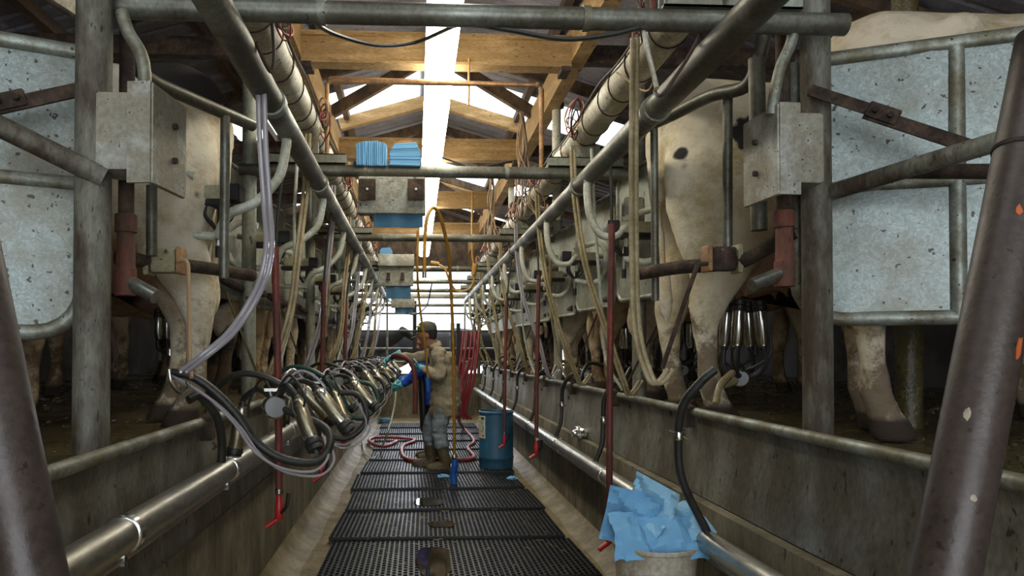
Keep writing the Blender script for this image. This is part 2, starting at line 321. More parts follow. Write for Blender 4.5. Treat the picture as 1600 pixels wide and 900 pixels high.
# roof
RX, RZ, SL = .17, 4.16, .29
def roofz(x): return RZ-SL*abs(x-RX)
BANDS = [(.2, 1.1), (7.35, 8.15), (10.9, 11.7), (13.6, 14.3)]  # first band is an added skylight, unseen above the camera, to let in light
def rsheet(mb, xa, xb, y0, y1):
    n = max(1, int((y1-y0)/.019)); lay = []
    for i in range(n+1):
        y = y0+(y1-y0)*i/n; h = .011*math.sin(y*2*PI/.16)
        h = .014 if (y % .16) < .05 else 0
        lay += [(xa, y, roofz(xa)+h), (xb, y, roofz(xb)+h), (xa, y, roofz(xa)+h+.006), (xb, y, roofz(xb)+h+.006)]
    fs = []
    for i in range(n):
        a = 4*i; fs += [(a, a+1, a+5, a+4), (a+2, a+6, a+7, a+3)]
    mb.add(lay, fs)
b = MB()
for xa, xb in ((-4.7, RX), (RX, 5.3)):
    y = -3.6
    for s0, s1 in BANDS+[(15.4, 15.4)]:
        rsheet(b, xa, xb, y, s0); y = s1
    for s0, s1 in BANDS: # the panes stop short of the eaves
        e = (xa, -1.9) if xa < 0 and xb == RX else (2.15, xb); rsheet(b, e[0], e[1], s0, s1)
struct(b.build('ceiling', M['roof'], smooth=False))
k = 1
for s0, s1 in BANDS:
    for xa, xb in ((-1.9, RX-.02), (RX+.02, 2.15)):
        b = MB(); b.add([(xa, s0, roofz(xa)+.01), (xb, s0, roofz(xb)+.01), (xb, s1, roofz(xb)+.01), (xa, s1, roofz(xa)+.01)], [(0, 1, 2, 3)])
        struct(b.build('seen_or_added_window_%d' % k, M['pane'], smooth=False)); k += 1  # the first two panes belong to the added unseen band
b = MB(); b.add([(RX-.14, -3.5, roofz(RX-.14)+.03), (RX, -3.5, RZ+.05), (RX+.14, -3.5, roofz(RX+.14)+.03), (RX-.14, 15.4, roofz(RX-.14)+.03), (RX, 15.4, RZ+.05), (RX+.14, 15.4, roofz(RX+.14)+.03)], [(0, 1, 4, 3), (1, 2, 5, 4)])
struct(b.build('trim_3', M['roof']))
b = MB(); b.add([(-4.3, YE+.1, 3.0), (4.5, YE+.1, 3.0), (4.5, YE+.1, roofz(4.5)), (RX, YE+.1, RZ), (-4.3, YE+.1, roofz(-4.3)), (-4.3, YE+.2, 3.0), (4.5, YE+.2, 3.0), (4.5, YE+.2, roofz(4.5)), (RX, YE+.2, RZ), (-4.3, YE+.2, roofz(-4.3))],
      [(0, 1, 2, 3, 4), (9, 8, 7, 6, 5), (0, 5, 6, 1), (1, 6, 7, 2), (2, 7, 8, 3), (3, 8, 9, 4), (4, 9, 5, 0)]); struct(b.build('wall_front', M['wood2'], smooth=False))
struct(MB().box((-4.2, YE+.1, PZ-.1), (-1.3, YE+.2, 3.0)).build('wall_front_left', M['wall'])); struct(MB().box((3.3, YE+.1, PZ-.1), (4.95, YE+.2, 3.0)).build('wall_front_right', M['wall']))
# ================================================================== COWS
def make_cow(seed):
    r = random.Random(seed); b = MB(); X = V((1, 0, 0)); Y = V((0, 1, 0)); Z = V((0, 0, 1))
    prof = [(-.02, 1.22, .12, .15), (.03, 1.20, .20, .24), (.14, 1.17, .265, .31), (.34, 1.13, .275, .325), (.55, 1.09, .27, .345), (.85, 1.04, .33, .39), (1.15, 1.01, .36, .42),
            (1.42, 1.04, .32, .40), (1.66, 1.08, .25, .36), (1.86, 1.15, .17, .26), (2.08, 1.24, .115, .17), (2.26, 1.33, .10, .135), (2.34, 1.38, .08, .1)]
    b.ringloft([((x, 0, z), Y*a, Z*c) for x, z, a, c in prof], 20, 2.35)
    b.ringloft([((2.24, 0, 1.45), Y*.07, Z*.05), ((2.30, 0, 1.42), Y*.105, Z*.105), ((2.42, 0, 1.35), Y*.105, Z*.11), ((2.56, 0, 1.25), Y*.075, Z*.085), ((2.70, 0, 1.15), Y*.068, Z*.07), ((2.76, 0, 1.10), Y*.055, Z*.05)], 14)
    for s in (-1, 1):
        b.ringloft([((2.30, s*.10, 1.42), X*.02, Z*.03), ((2.29, s*.19, 1.43), X*.02, Z*.055), ((2.28, s*.27, 1.40), X*.012, Z*.02)], 8)
        b.ball((.34, s*.235, 1.345), .07, .05, .05); b.ball((.02, s*.125, 1.27), .05)
        # hind leg
        q = s*.195; d = r.uniform(-.05, .05)
        b.ringloft([((.27, q*.8, 1.26), X*.25, Y*.12), ((.26, q, 1.05), X*.28, Y*.14), ((.24, q*1.02, .88), X*.25, Y*.135), ((.22, q, .74), X*.185, Y*.115),
                    ((.165+d, q, .60), X*.12, Y*.078), ((.12+d, q, .49), X*.085, Y*.064), ((.105+d, q, .40), X*.056, Y*.052), ((.115+d, q, .27), X*.043, Y*.044),
                    ((.125+d, q, .15), X*.054, Y*.054), ((.15+d, q, .09), X*.055, Y*.054), ((.17+d, q, .05), X*.07, Y*.062), ((.178+d, q, 0), X*.08, Y*.068)], 12)
        # front leg
        q = s*.165; d = r.uniform(-.06, .06)
        b.ringloft([((1.58, q*.9, 1.1), X*.17, Y*.09), ((1.60, q, .88), X*.14, Y*.10), ((1.60, q, .72), X*.10, Y*.085), ((1.60+d*.5, q, .56), X*.07, Y*.062), ((1.61+d, q, .45), X*.066, Y*.062),
                    ((1.60+d, q, .33), X*.046, Y*.046), ((1.60+d, q, .22), X*.043, Y*.043), ((1.60+d, q, .13), X*.056, Y*.055), ((1.63+d, q, .06), X*.06, Y*.056), ((1.64+d, q, 0), X*.07, Y*.06)], 12)
        for yy in (.09,):
            for xx in (.33, .50): b.tube([(xx, s*yy, .62), (xx, s*yy, .51)], .016, 8)
    b.ringloft([((.18, 0, .86), Y*.10, Z*.10), ((.26, 0, .76), Y*.15, Z*.17), ((.38, 0, .70), Y*.20, Z*.18), ((.56, 0, .72), Y*.17, Z*.15), ((.75, 0, .74), Y*.07, Z*.06)], 16)
    b.tube([(.04, 0, 1.38), (-.02, 0, 1.30), (-.03, .01, 1.05), (.0, .02, .80), (.02, .02, .62)], .03, 8, 4, rs=[.05, .04, .03, .024, .022])
    b.tube([(.02, .02, .66), (.02, .03, .52), (.03, .02, .42)], .03, 8, 3, rs=[.024, .045, .018])
    return remesh(b, 'cow_body', .021, 5, .5)
cowmeshes = [make_cow(1), make_cow(2)]
COWN = [0]
def cow(x, y, heading, matk, label, group, cat='cow', z=PZ-.005, sy=.9, s=1.0, var=0):
    me = cowmeshes[var % 2]
    if not me.materials: me.materials.append(M['cow_cream'])
    o = bpy.data.objects.new('cow', me); COL.objects.link(o); o.location = (x, y, z); o.rotation_euler = (0, 0, math.radians(heading)); o.scale = (s, s*sy, s)
    o.material_slots[0].link = 'OBJECT'; o.material_slots[0].material = M[matk]; tag(o, label, cat, group); return o
GR, GL = 'cows on the right platform', 'cows on the left platform'
cow(1.66, 2.86, -13, 'cow_cream', 'cream cow behind the galvanised gate on the right, only back and legs showing', GR, sy=.78, s=1.13)
cow(1.20, 3.55, -10, 'cow_cream_right', 'cream cow with a small black spot, rump toward the pit beside right control box', GR, var=1, s=1.12, sy=.86)
rc = ['cow_pied', 'cow_tan', 'cow_cream', 'cow_black', 'cow_pied', 'cow_tan', 'cow_cream', 'cow_pied']
for i in range(8):
    cow(1.44, 4.9+1.2*i, -12, rc[i], 'cow standing on the right platform, %s from the camera' % (ORD[i+2] if i < 7 else 'farthest'), GR, var=i)
cow(-1.40, 2.84, 196, 'cow_tan', 'cow behind the galvanised gate on the left, only legs showing', GL, sy=.78, s=.96)
cow(-.93, 3.5, 193, 'cow_cream_left', 'cream cow with a black hip behind the left control box, rump toward the pit', GL, var=1, s=1.12, sy=.86)
lc = ['cow_black', 'cow_tan', 'cow_cream', 'cow_pied', 'cow_black', 'cow_cream', 'cow_pied', 'cow_tan']
for i in range(8):
    cow(-1.17, 4.9+1.2*i, 192, lc[i], 'cow standing on the left platform, %s from the camera' % (ORD[i+2] if i < 7 else 'farthest'), GL, var=i+1)
for i, (x, y, h, mk, s) in enumerate([(-2.6, 16.3, 4, 'cow_black', 1), (.75, 16.2, -3, 'cow_black', 1), (-.9, 17.7, 2, 'cow_black', 1), (3.6, 18.3, 183, 'cow_pied', 1), (6.6, 16.4, 180, 'cow_black', 1), (2.4, 19.8, 180, 'cow_black', 1)]):
    cow(x, y, h, mk, ['black cow waiting behind the far gate, left of the cap', 'black cow waiting behind the far gate at right of the worker', 'black cow at the far left of the waiting yard', 'pied cow in the second row of the yard at right', 'black cow at the far right of the waiting yard', 'black cow in the rearmost row of the yard'][i], 'cows waiting in the yard', z=.33, s=s, var=i)
# ================================================================== BIG PIPEWORK
def run(x, z, y0, y1, r, mb=None, n=20): mb = mb or MB(); return mb.tube([(x, y0, z), (x, y1, z)], r, n)
for side, x, y1 in (('left', -.57, 14.5), ('right', .97, 16.4)):
    t = thing('milk_line_pipe', 'long grey overhead steel pipe running down the %s side of the pit' % side, 'pipe', (x, .6, 2.28))
    run(x, 2.28, .5, min(y1, 14.5), .05).build('pipe', M['pipe'], t)
    for y in [2.9, 4.3, 7.2, 10.1, 13]: run(x, 2.28, y, y+.05, .058).build('coupling', M['tube'], t)
    b = MB().tube([(x, 14.5, 2.28), (x, 14.62, 2.28)], .03, 12); b.tube([(x, 14.6, 2.28), (x, 14.6, .85)], .02, 10); b.build('end_cap', M['tube'], t)
for side, x in (('left', -.645), ('right', 1.034)):
    t = thing('air_line_pipe', 'wide cream plastic pipe bound with wire loops above the %s milk pipe' % side, 'pipe', (x, 3.0, 2.63))
    run(x, 2.63, 2.45, 14.6, .082, n=26).build('pipe', M['pvc'], t)
    y = 2.7
    while y < 13.5:
        b = MB(); a0 = rnd.uniform(-.06, .06); b.tube([(x+.085*math.cos(a), y+a0*math.sin(a), 2.63+.085*math.sin(a)) for a in [2*PI*i/20 for i in range(21)]], .0035, 5, caps=False); b.build('wire_loop', M['wire'], t); y += rnd.uniform(.18, .42)
for side, x, z in (('left', -.76, .822), ('right', 1.15, .545)):
    t = thing('wash_line_pipe', 'shiny stainless steel pipe along the %s pit wall' % side, 'pipe', (x, 1, z))
    run(x, z, .4, 14.3, .046, n=26).build('pipe', M['stain'], t)
    run(x-.01 if side == 'left' else x+.01, z-.062, .4, 14.3, .016, n=12).build('lower_tube', M['stain'], t)
    for i, y in enumerate([1.95, 3.0, 4.4, 5.9, 7.3, 8.8, 10.2, 11.7]):
        b = MB(); b.lathe([(.047, 0), (.053, .004), (.053, .03), (.047, .034)], (x, y, z), (0, 1, 0), 24); b.obox((x, y+.017, z-.06), (1, 0, 0), (0, 1, 0), (0, 0, 1), .008, .012, .02); b.build('clamp', M['steel'], t)
# curb rails with splash sheets
for side, x, sg in (('left', -.85, -1), ('right', 1.30, 1)):
    t = thing('curb_rail', 'rounded steel rail with splash sheet edging the %s cow platform' % side, 'rail', (x, 1, PZ))
    run(x, 1.015, .6, 14.5, .021, n=14).build('rail', M['tube'], t)
    b = MB(); xs = [-.0, -.012, -.004, .02, .03] if side == 'left' else [0, .01, .0, -.02, -.03]
    zb = .60 if side == 'left' else .645
    pr = [(x+sg*.0, 1.01), (x+sg*.012, .93), (x+sg*.006, .83), (x-sg*.012, .72), (x-sg*.02, zb)]
    n = 30; rings = []
    for i in range(n+1):
        y = .6+13.9*i/n; o = [(px_+.004*math.sin(i*1.7+k_), y, z_) for k_, (px_, z_) in enumerate(pr)]; rings.append(o+[(q[0]-sg*-.006, y, q[2]) for q in o[::-1]])
    b.loft(rings); b.build('splash_sheet', M['sheet'], t, ang=60)
    for i in range(9):
        y = (3.02 if side == 'left' else 3.42)+1.3*i; b = MB()
        b.obox((x-sg*.01, y, .985), (1, 0, 0), (0, 1, 0), (0, 0, 1), .026, .03, .045, .006); b.obox((x-sg*.02, y-.03, 1.04), (1, 0, 0), (0, 1, .2), (0, 0, 1), .014, .035, .006)
        b.tube([(x-sg*.03, y+.01, .93), (x-sg*.045, y+.01, .915), (x-sg*.03, y+.01, .90)], .006, 6); b.build('bracket', M['rust'], t)
# cross bars with channel pieces
BY = [2.35, 4.43, 7.04, 9.7, 11.5, 13.2]
for i, y in enumerate(BY):
    x0 = -.97 if i == 0 else -1.05; x1 = 1.42 if i == 0 else 1.36
    t = thing('cross_bar', 'horizontal steel tube spanning the pit overhead, %s' % ['nearest, across the top of the view', 'below the blue towel stacks', 'behind the first towel box', 'carrying the second towel box', 'carrying the farthest towel box', 'last before the far opening'][i], 'bar', (.2, y, 2.38))
    b = MB().tube([(x0, y, 2.38), (x1, y, 2.38)], .036, 18); b.build('tube', M['pipe'], t)
    for xa, xb in ((-.93, -.42), (.80, 1.26)):
        b = MB(); b.box((xa, y-.03, 2.416), (xb, y+.03, 2.422)); b.box((xa, y-.03, 2.416), (xb, y-.024, 2.475)); b.box((xa, y+.024, 2.416), (xb, y+.03, 2.475)); b.box((xa, y-.03, 2.469), (xb, y+.03, 2.475))
        b.box(((xa+xb)/2-.09, y-.02, 2.475), ((xa+xb)/2+.09, y+.02, 2.548)); b.build('channel', M['stallsheet'], t)
    for xx in (-.3, .55): MB().tube([(xx-.012, y, 2.38), (xx+.012, y, 2.38)], .041, 18).build('weld_collar', M['tube'], t)
# timber roof frame
for side, x in (('left', -.80), ('right', 1.08)):
    b = MB()
    b.box((x-.05, -3, 3.22), (x+.05, YE, 3.46)); tag(b.build('timber_girder', M['wood'], smooth=False), 'long roof girder of yellow timber on the %s side of the lamps' % side, 'beam')
for i, y in enumerate([2.45, 4.86, 7.26, 9.65, 12.0]):
    t = thing('tie_beam', 'timber tie beam across the roof between the girders, %s from the camera' % nth(i, 5), 'beam', (.15, y, 3.24))
    b = MB(); b.box((-.75, y-.05, 3.19), (1.03, y+.05, 3.37)); b.box((-.75, y-.075, 3.355), (1.03, y+.06, 3.385)); b.box((-.75, y-.065, 3.18), (1.03, y+.06, 3.2)); b.build('beam', M['wood'], t, smooth=False)
    b = MB(); b.box((1.13, y-.04, 3.22), (4.3, y+.04, 3.34)); b.build('outer_beam', M['rust'], t, smooth=False)
    b = MB(); b.box((-4.1, y-.04, 3.22), (-.85, y+.04, 3.34)); b.build('outer_beam', M['rust'], t, smooth=False)
    for s in (-1, 1):
        x = .14+s*.85; MB().box((x-.03, y-.08, 3.15), (x+.03, y+.08, 3.18)).build('hanger', M['rust'], t, smooth=False)
def plank(b, a, c, wdt, hgt):
    a, c = V(a), V(c); d = (c-a); s = V((0, 1, 0)) if abs(d.y) < .5*d.length else V((1, 0, 0)); s = (s-d.normalized()*s.dot(d.normalized())); b.obox((a+c)/2, d, s, d.cross(s), d.length/2, wdt, hgt); return b
for i, y in enumerate([1.7, 4.1, 6.5, 8.9, 11.3, 13.4]):
    t = thing('roof_truss', 'timber roof frame with sloping rafters and diagonal braces, %s from the camera' % nth(i, 6), 'roof truss', (RX, y, 3.3))
    for s in (-1, 1):
        xe = -4.1 if s < 0 else 4.3
        plank(MB(), (RX, y, RZ-.13), (xe, y, roofz(xe)-.13), .025, .05).build('rafter', M['wood2'], t, smooth=False)
        plank(MB(), (RX+s*.05, y+.06, RZ-.22), (RX+s*.92, y+.06, 3.42), .035, .05).build('brace', M['wood2'], t, smooth=False)
for i, y in enumerate([8.02, 11.55]):
    t = thing('skylight_rafter', 'pair of timbers coloured pale as lit below a bright roof panel, the %s pair' % ['nearer', 'farther'][i], 'rafter', (RX, y, 3.8))
    for s in (-1, 1): plank(MB(), (RX, y, RZ-.115), (RX+s*1.0, y, roofz(RX+s*1.0)-.115), .04, .06).build('rafter', M['wood'], t, smooth=False)  # pale wood here puts the skylight's brightness into the rafter colour
for i, x in enumerate([-3.2, -2.35, -1.55, -.75, 1.1, 1.9, 2.75, 3.6]):
    z = roofz(x)-.045; tag(MB().box((x-.03, -3.2, z-.045), (x+.03, YE, z+.035)).build('roof_purlin', M['wood2'], smooth=False), 'timber purlin under the roof sheets, %s on the %s slope' % (['first from the eave', 'second from the eave', 'third from the eave', 'next to the ridge'][i if i < 4 else 7-i], 'left' if i < 4 else 'right'), 'beam')
for i, (x, y) in enumerate([(1.03, 5.8), (1.03, 8.6), (1.03, 11.2), (-.78, 6.2), (-.78, 9.0)]):
    t = thing('roof_support', 'round cream pipe post holding up the %s roof girder, %s' % ('right' if x > 0 else 'left', ['nearest', 'middle', 'farthest', 'nearer', 'farther'][i]), 'post', (x, y, 2.42))
    dx = .09 if x > 0 else -.06
    MB().tube([(x+dx, y, 2.34), (x+dx, y, 3.27)], .035, 14).build('pipe', M['pvc'], t)
    b = MB(); b.lathe([(.06, 3.24), (.06, 3.28)], (x+dx, y, 0)); b.build('flange', M['rust'], t)
    MB().tube([(x+dx, y, 2.36), (x-.06 if x > 0 else x+.2, y, 2.30)], .02, 8).build('foot_strut', M['rust'], t)
# lamps
for i in range(9):
    y0 = 2.80+1.235*i; x = .15
    t = thing('ceiling_light', 'lit fluorescent light fitting in the row above the pit, %s from the camera' % nth(i, 9), 'light fitting', (x, y0+.6, 3.08), 'fluorescent fittings in one row')
    b = MB(); b.ringloft([((x, y0+d_, 3.105), V((.095*k_, 0, 0)), V((0, 0, .038*k_))) for d_, k_ in ((0, .93), (.02, .97), (.05, 1), (1.14, 1), (1.17, .97), (1.19, .86))], 20, 3.2); b.build('diffuser', M['lamp'], t)
    b = MB(); b.box((x-.07, y0+.02, 3.145), (x+.07, y0+1.19, 3.17)); b.build('housing', M['lampcase'], t)
    for yy in (y0+.25, y0+.95):
        b = MB(); b.tube([(x, yy, 3.17), (x, yy, roofz(x)-.02 if abs(x-RX) < .3 else 3.9)], .004, 5); b.build('hanging_wire', M['wire'], t)
# ================================================================== POSTS AND STALL FRAMES
def vpost(x, y, r, z1, label, mk='post'):
    t = thing('stall_post', label, 'post', (x, y, PZ-.02))
    MB().tube([(x, y, PZ-.04), (x, y, z1)], r, 22).build('tube', M[mk], t)
    b = MB(); b.lathe([(r*1.02, PZ-.04), (r*1.5, PZ-.02), (r*1.5, PZ+.0), (r*1.02, PZ+.02)], (x, y, 0)); b.build('foot', M['rust'], t)
    return t
vpost(-.975, 2.27, .052, 3.2, 'thick dirty steel post nearest the camera on the left platform')
vpost(1.40, 2.50, .050, 3.2, 'thick dirty steel post nearest the camera on the right platform')
for i, y in enumerate([4.46, 7.04, 9.7, 12.3]):
    vpost(-1.0, y, .042, 3.2, 'round steel post carrying a cross bar on the left platform, %s from the camera' % ORD[i+1], 'stallsheet')
    vpost(1.37, y, .042, 3.2, 'round steel post carrying a cross bar on the right platform, %s from the camera' % ORD[i+1], 'stallsheet')
# galvanised gates
def frame_panel(nm, label, corners, rt_, rb, r, matf, midrails=(), vert=(), sheet=True, sheetmat='galv', radius=.12, dent=0):
    """corners: top-left, top-right, bottom-right, bottom-left (world)"""
    A, B, C_, D = [V(c) for c in corners]; t = thing(nm, label, 'gate', (D+C_)/2)
    def P(u, v_): return (A*(1-u)+B*u)*(1-v_)+(D*(1-u)+C_*u)*v_
    W = (B-A).length; H = (D-A).length; ru, rv = radius/W, radius/H
    path = []
    for cu, cv, a0, rr in ((0, 0, PI, rt_), (1, 0, PI*1.5, rt_), (1, 1, 0, rb), (0, 1, PI/2, rb)):
        if rr:
            for k_ in range(6):
                a = a0+PI/2*k_/5; ccu = ru if cu == 0 else 1-ru; ccv = rv if cv == 0 else 1-rv
                path.append(P(ccu+ru*math.cos(a), ccv+rv*math.sin(a)))
        else: path.append(P(cu, cv))
    path.append(path[0]); b = MB(); b.tube(path, r, 14); b.build('frame', M[matf], t)
    for v_ in midrails: MB().tube([P(0, v_), P(1, v_)], r*.9, 12).build('mid_rail', M[matf], t)
    for u_ in vert: MB().tube([P(u_, 0), P(u_, 1)], r, 12).build('upright', M[matf], t)
    if sheet:
        nrm = (B-A).cross(D-A).normalized()*.003; b = MB(); nu, nv = 14, 14; g = []
        for q in (-1, 1):
            for i_ in range(nu+1):
                for j_ in range(nv+1):
                    u_, v_ = .5*ru*.0+i_/nu, j_/nv; p = P(min(max(u_, .01), .99), min(max(v_, .01), .99))
                    if rb and v_ > 1-rv:
                        dv = (v_-(1-rv))/rv; lim = ru*(1-math.sqrt(max(0, 1-dv*dv))); p = P(min(max(u_, lim), 1-lim), v_*.99)
                    bulge = -dent*math.exp(-((u_-.12-.25*(1-v_))/.05)**2)*1.0
                    g.append(p+nrm*(q+bulge*1))
        for q in (0, 1):
            o = q*(nu+1)*(nv+1)
            b.add(g[o:o+(nu+1)*(nv+1)], [(i_*(nv+1)+j_, (i_+1)*(nv+1)+j_, (i_+1)*(nv+1)+j_+1, i_*(nv+1)+j_+1) for i_ in range(nu) for j_ in range(nv)])
        b.build('sheet', M[sheetmat], t)
    return t
# left gate
a = U(132, 84, y=2.50); b_ = U(-330, -35, y=2.18); zb = U(90, 520, y=2.50).z
frame_panel('stall_gate', 'galvanised sheet gate in a round tube frame at far left', [(a.x, a.y, a.z), (b_.x, b_.y, a.z), (b_.x, b_.y, zb), (a.x, a.y, zb)], 0, 1, .026, 'tube', (.47,), (), radius=.14)
a = U(1243, 100, y=2.62); b_ = U(1545, 58, y=2.37); zb = U(1300, 499, y=2.60).z
c_ = a+(b_-a)*2.0
frame_panel('stall_gate', 'galvanised sheet gate in a round tube frame at far right', [(a.x, a.y, a.z), (c_.x, c_.y, a.z), (c_.x, c_.y, zb), (a.x, a.y, zb)], 0, 1, .026, 'tube', (.50,), (.42,), radius=.14, dent=4)
# rump frames of the second stall, right and left
def rump_rail(pts, r, name, label, ups, mat='pipe'):
    t = thing(name, label, 'rail', pts[0]); MB().tube(pts, r, 14, 6).build('top_tube', M[mat], t)
    for a_, c2, rr in ups: MB().tube([a_, c2], rr, 12).build('upright', M[mat], t)
    return t
Y2 = 3.1
pr = [U(1195, 45, y=2.65), U(1185, 95, y=2.68), U(1165, 135, y=2.75), U(1110, 150, y=2.9), U(1050, 180, y=3.1), U(1005, 200, y=3.25)]
rump_rail(pr, .026, 'rump_rail', 'curved tube rail across the rump of the cream cow on the right', [(U(1137, 145, y=2.86), U(1137, 400, y=2.86), .019), (U(1022, 192, y=3.2), U(1024, 470, y=3.2), .017), (U(1182, 92, y=2.66), U(1186, 360, y=2.66), .03)])
pl = [U(205, 95, y=2.62), U(235, 125, y=2.70), U(300, 155, y=2.86), U(395, 196, y=3.15)]
rump_rail(pl, .026, 'rump_rail', 'sloping tube rail above the rump of the cream cow on the left', [(U(352, 182, y=3.0), U(350, 435, y=3.0), .019), (U(237, 290, y=2.68), U(237, 400, y=2.68), .019)])
# stall sheets behind each post, both sides
for side, x, sg in (('left', -1.075, -1), ('right', 1.32, 1)):
    for i in range(8):
        y = (4.02 if side == 'left' else 3.93)+1.22*i; h = math.radians(14)
        dx, dy = sg*math.cos(h), -math.sin(h)
        A = V((x, y+.80, 2.42)); B = V((x+sg*.09, y, 2.42))
        t = frame_panel('stall_divider', 'pale sheet panel behind the cow rumps, %s side, %s from the camera' % (side, nth(i, 8)), [A, B, (B.x, B.y, 1.62), (A.x, A.y, 1.62)], 1, 1, .016, 'tube', (), (), True, 'stallsheet', .08)
        t['category'] = 'divider'; t['group'] = 'sheet stall dividers'
# lower butt rails with bracket boxes
def butt(points, r, label, box=None, axis=None):
    t = thing('butt_rail', label, 'rail', points[0]); MB().tube(points, r, 14, 5).build('tube', M['rust'], t)
    return t
butt([U(180, 402, y=2.75), U(245, 410, y=2.85), U(330, 420, y=3.1), U(395, 431, y=3.3)], .026, 'dark tube rail at hock height behind the left cream cow')
butt([U(1000, 428, y=3.25), U(1060, 418, y=3.0), U(1150, 410, y=2.8), U(1190, 392, y=2.72), U(1240, 362, y=2.6)], .028, 'dark tube rail at hock height behind the right cream cow')
def latch(px, py, y, sg, label):
    c = U(px, py, y=y); t = thing('latch_box', label, 'bracket', (c.x, c.y, c.z-.05))
    MB().obox(c, (1, 0, 0), (0, 1, 0), (0, 0, 1), .045, .035, .045, .006).build('plate', M['cream'] if sg < 0 else M['rust'], t)
    MB().obox(c+V((-sg*-.06, 0, 0)), (1, 0, 0), (0, 1, 0), (0, 0, 1), .010, .04, .055, .004).build('clamp', M['cream'], t)
    MB().obox(c+V((-.06*sg, 0, 0)), (1, 0, 0), (0, 1, 0), (0, 0, 1), .010, .04, .05, .004).build('clamp', M['orangepipe'], t)
    for q in (-1, 1): MB().tube([c+V((.02*q, -.02, .03)), c+V((.02*q, -.055, .03))], .007, 6).build('bolt', M['steel'], t)
latch(258, 408, 2.84, -1, 'cream clamp box bolted to the left butt rail'); latch(1128, 405, 2.80, 1, 'rusty clamp box bolted to the right butt rail')
for i in range(7):
    for side, x, sg in (('left', -1.02, -1), ('right', 1.39, 1)):
        y = 4.5+1.3*i; b = MB(); b.tube([(x, y-.62, 1.68), (x+sg*.02, y-.1, 1.67), (x, y+.5, 1.68)], .024, 10, 3)
        tag(b.build('butt_rail', M['rust']), 'dark tube rail behind a cow rump on the %s, %s from the camera' % (side, ORD[i+1]), 'rail', 'butt rails along the pit')
# foreground leaning poles
def pole(a, b, r, label):
    t = thing('leaning_pole', label, 'pole', b); MB().tube([a, b], r, 28).build('tube', M['darkpole'], t); return t
pole(U(-62, 350, y=1.35), U(60, 960, y=1.25), .056, 'dark brown leaning pole in the lower left foreground')
t = pole(U(1637, 60, y=1.45), U(1455, 1010, y=1.30), .056, 'dark brown leaning pole with orange paint chips at right foreground')
a = U(1637, 60, y=1.45); c_ = U(1455, 1010, y=1.30)
orange = plain('orange_paint', (.55, .12, .03), .6); axd = (c_-a).normalized()
for f0, s0, side in ((.335, .030, -.75), (.405, .045, -.82), (.545, .03, -.8), (.33, .012, -.1), (.66, .015, .2), (.78, .008, -.3)):
    p = a+(c_-a)*f0; tocam = (EYE-p); tocam = (tocam-axd*tocam.dot(axd)).normalized(); sd = axd.cross(tocam)
    d = (tocam*math.cos(side*1.2)+sd*math.sin(side*1.2)*1).normalized()
    b = MB(); q = 9; tg = axd.cross(d); ring = [p+d*.0562+axd*(s0*math.sin(2*PI*j/q)*rnd.uniform(.6, 1.1))+tg*(.006*math.cos(2*PI*j/q)*rnd.uniform(.5, 1.2)) for j in range(q)]
    b.loft([[v_-d*.003 for v_ in ring], [v_+d*.0005 for v_ in ring]]); b.build('paint_chip', orange if f0 < .6 else M['white'], t, 'orange paint chip' if f0 < .6 else 'pale paint chip')
MB().tube([a+(c_-a)*.205, a+(c_-a)*.212], .0585, 28).build('weld_collar', M['rust'], t)
# diagonal arms
def arm(name, label, cat, pts, r, mat, sm=0): return tag(MB().tube(pts, r, 16, sm).build(name, M[mat]), label, cat)
arm('brace_tube', 'thick dirty tube sloping from left edge to the left post', 'tube', [U(-40, 178, y=2.1), U(163, 278, y=2.24)], .031, 'post')
arm('brace_tube', 'thick dirty tube sloping up from the right post to right edge', 'tube', [U(1284, 305, y=2.50), U(1420, 263, y=2.25), U(1590, 212, y=1.95)], .029, 'post')
arm('brace_tube', 'dark tube below the sloping one at right', 'tube', [U(1400, 268, y=2.35), U(1600, 268, y=2.1)], .024, 'rust')
def linkage(a, b, mid, label):
    a, b = V(a), V(b); d = (b-a).normalized(); u_ = V((0, 0, 1)); u_ = (u_-d*u_.dot(d)).normalized(); n_ = d.cross(u_); t = thing('linkage_bar', label, 'bar', (a+b)/2)
    p = a+(b-a)*mid
    MB().obox((a+p)/2, d, u_, n_, (p-a).length/2+.05, .019, .004).build('flat_bar', M['rust'], t); MB().obox((b+p)/2-u_*.012, d, u_, n_, (p-b).length/2+.05, .021, .006).build('flat_bar', M['rust'], t)
    MB().obox(p, d, u_, n_, .05, .026, .012, .004).build('joint', M['rust'], t)
    for q in (-.025, .025): MB().tube([p+d*q-n_*.03, p+d*q+n_*.03], .010, 6).build('bolt', M['rust'], t)
linkage(U(-20, 165, y=2.25), U(140, 130, y=2.33), .2, 'rusty bolted linkage bar in front of the left gate')
linkage(U(1288, 148, y=2.42), U(1515, 222, y=2.22), .42, 'dark bolted linkage bar in front of the right gate')
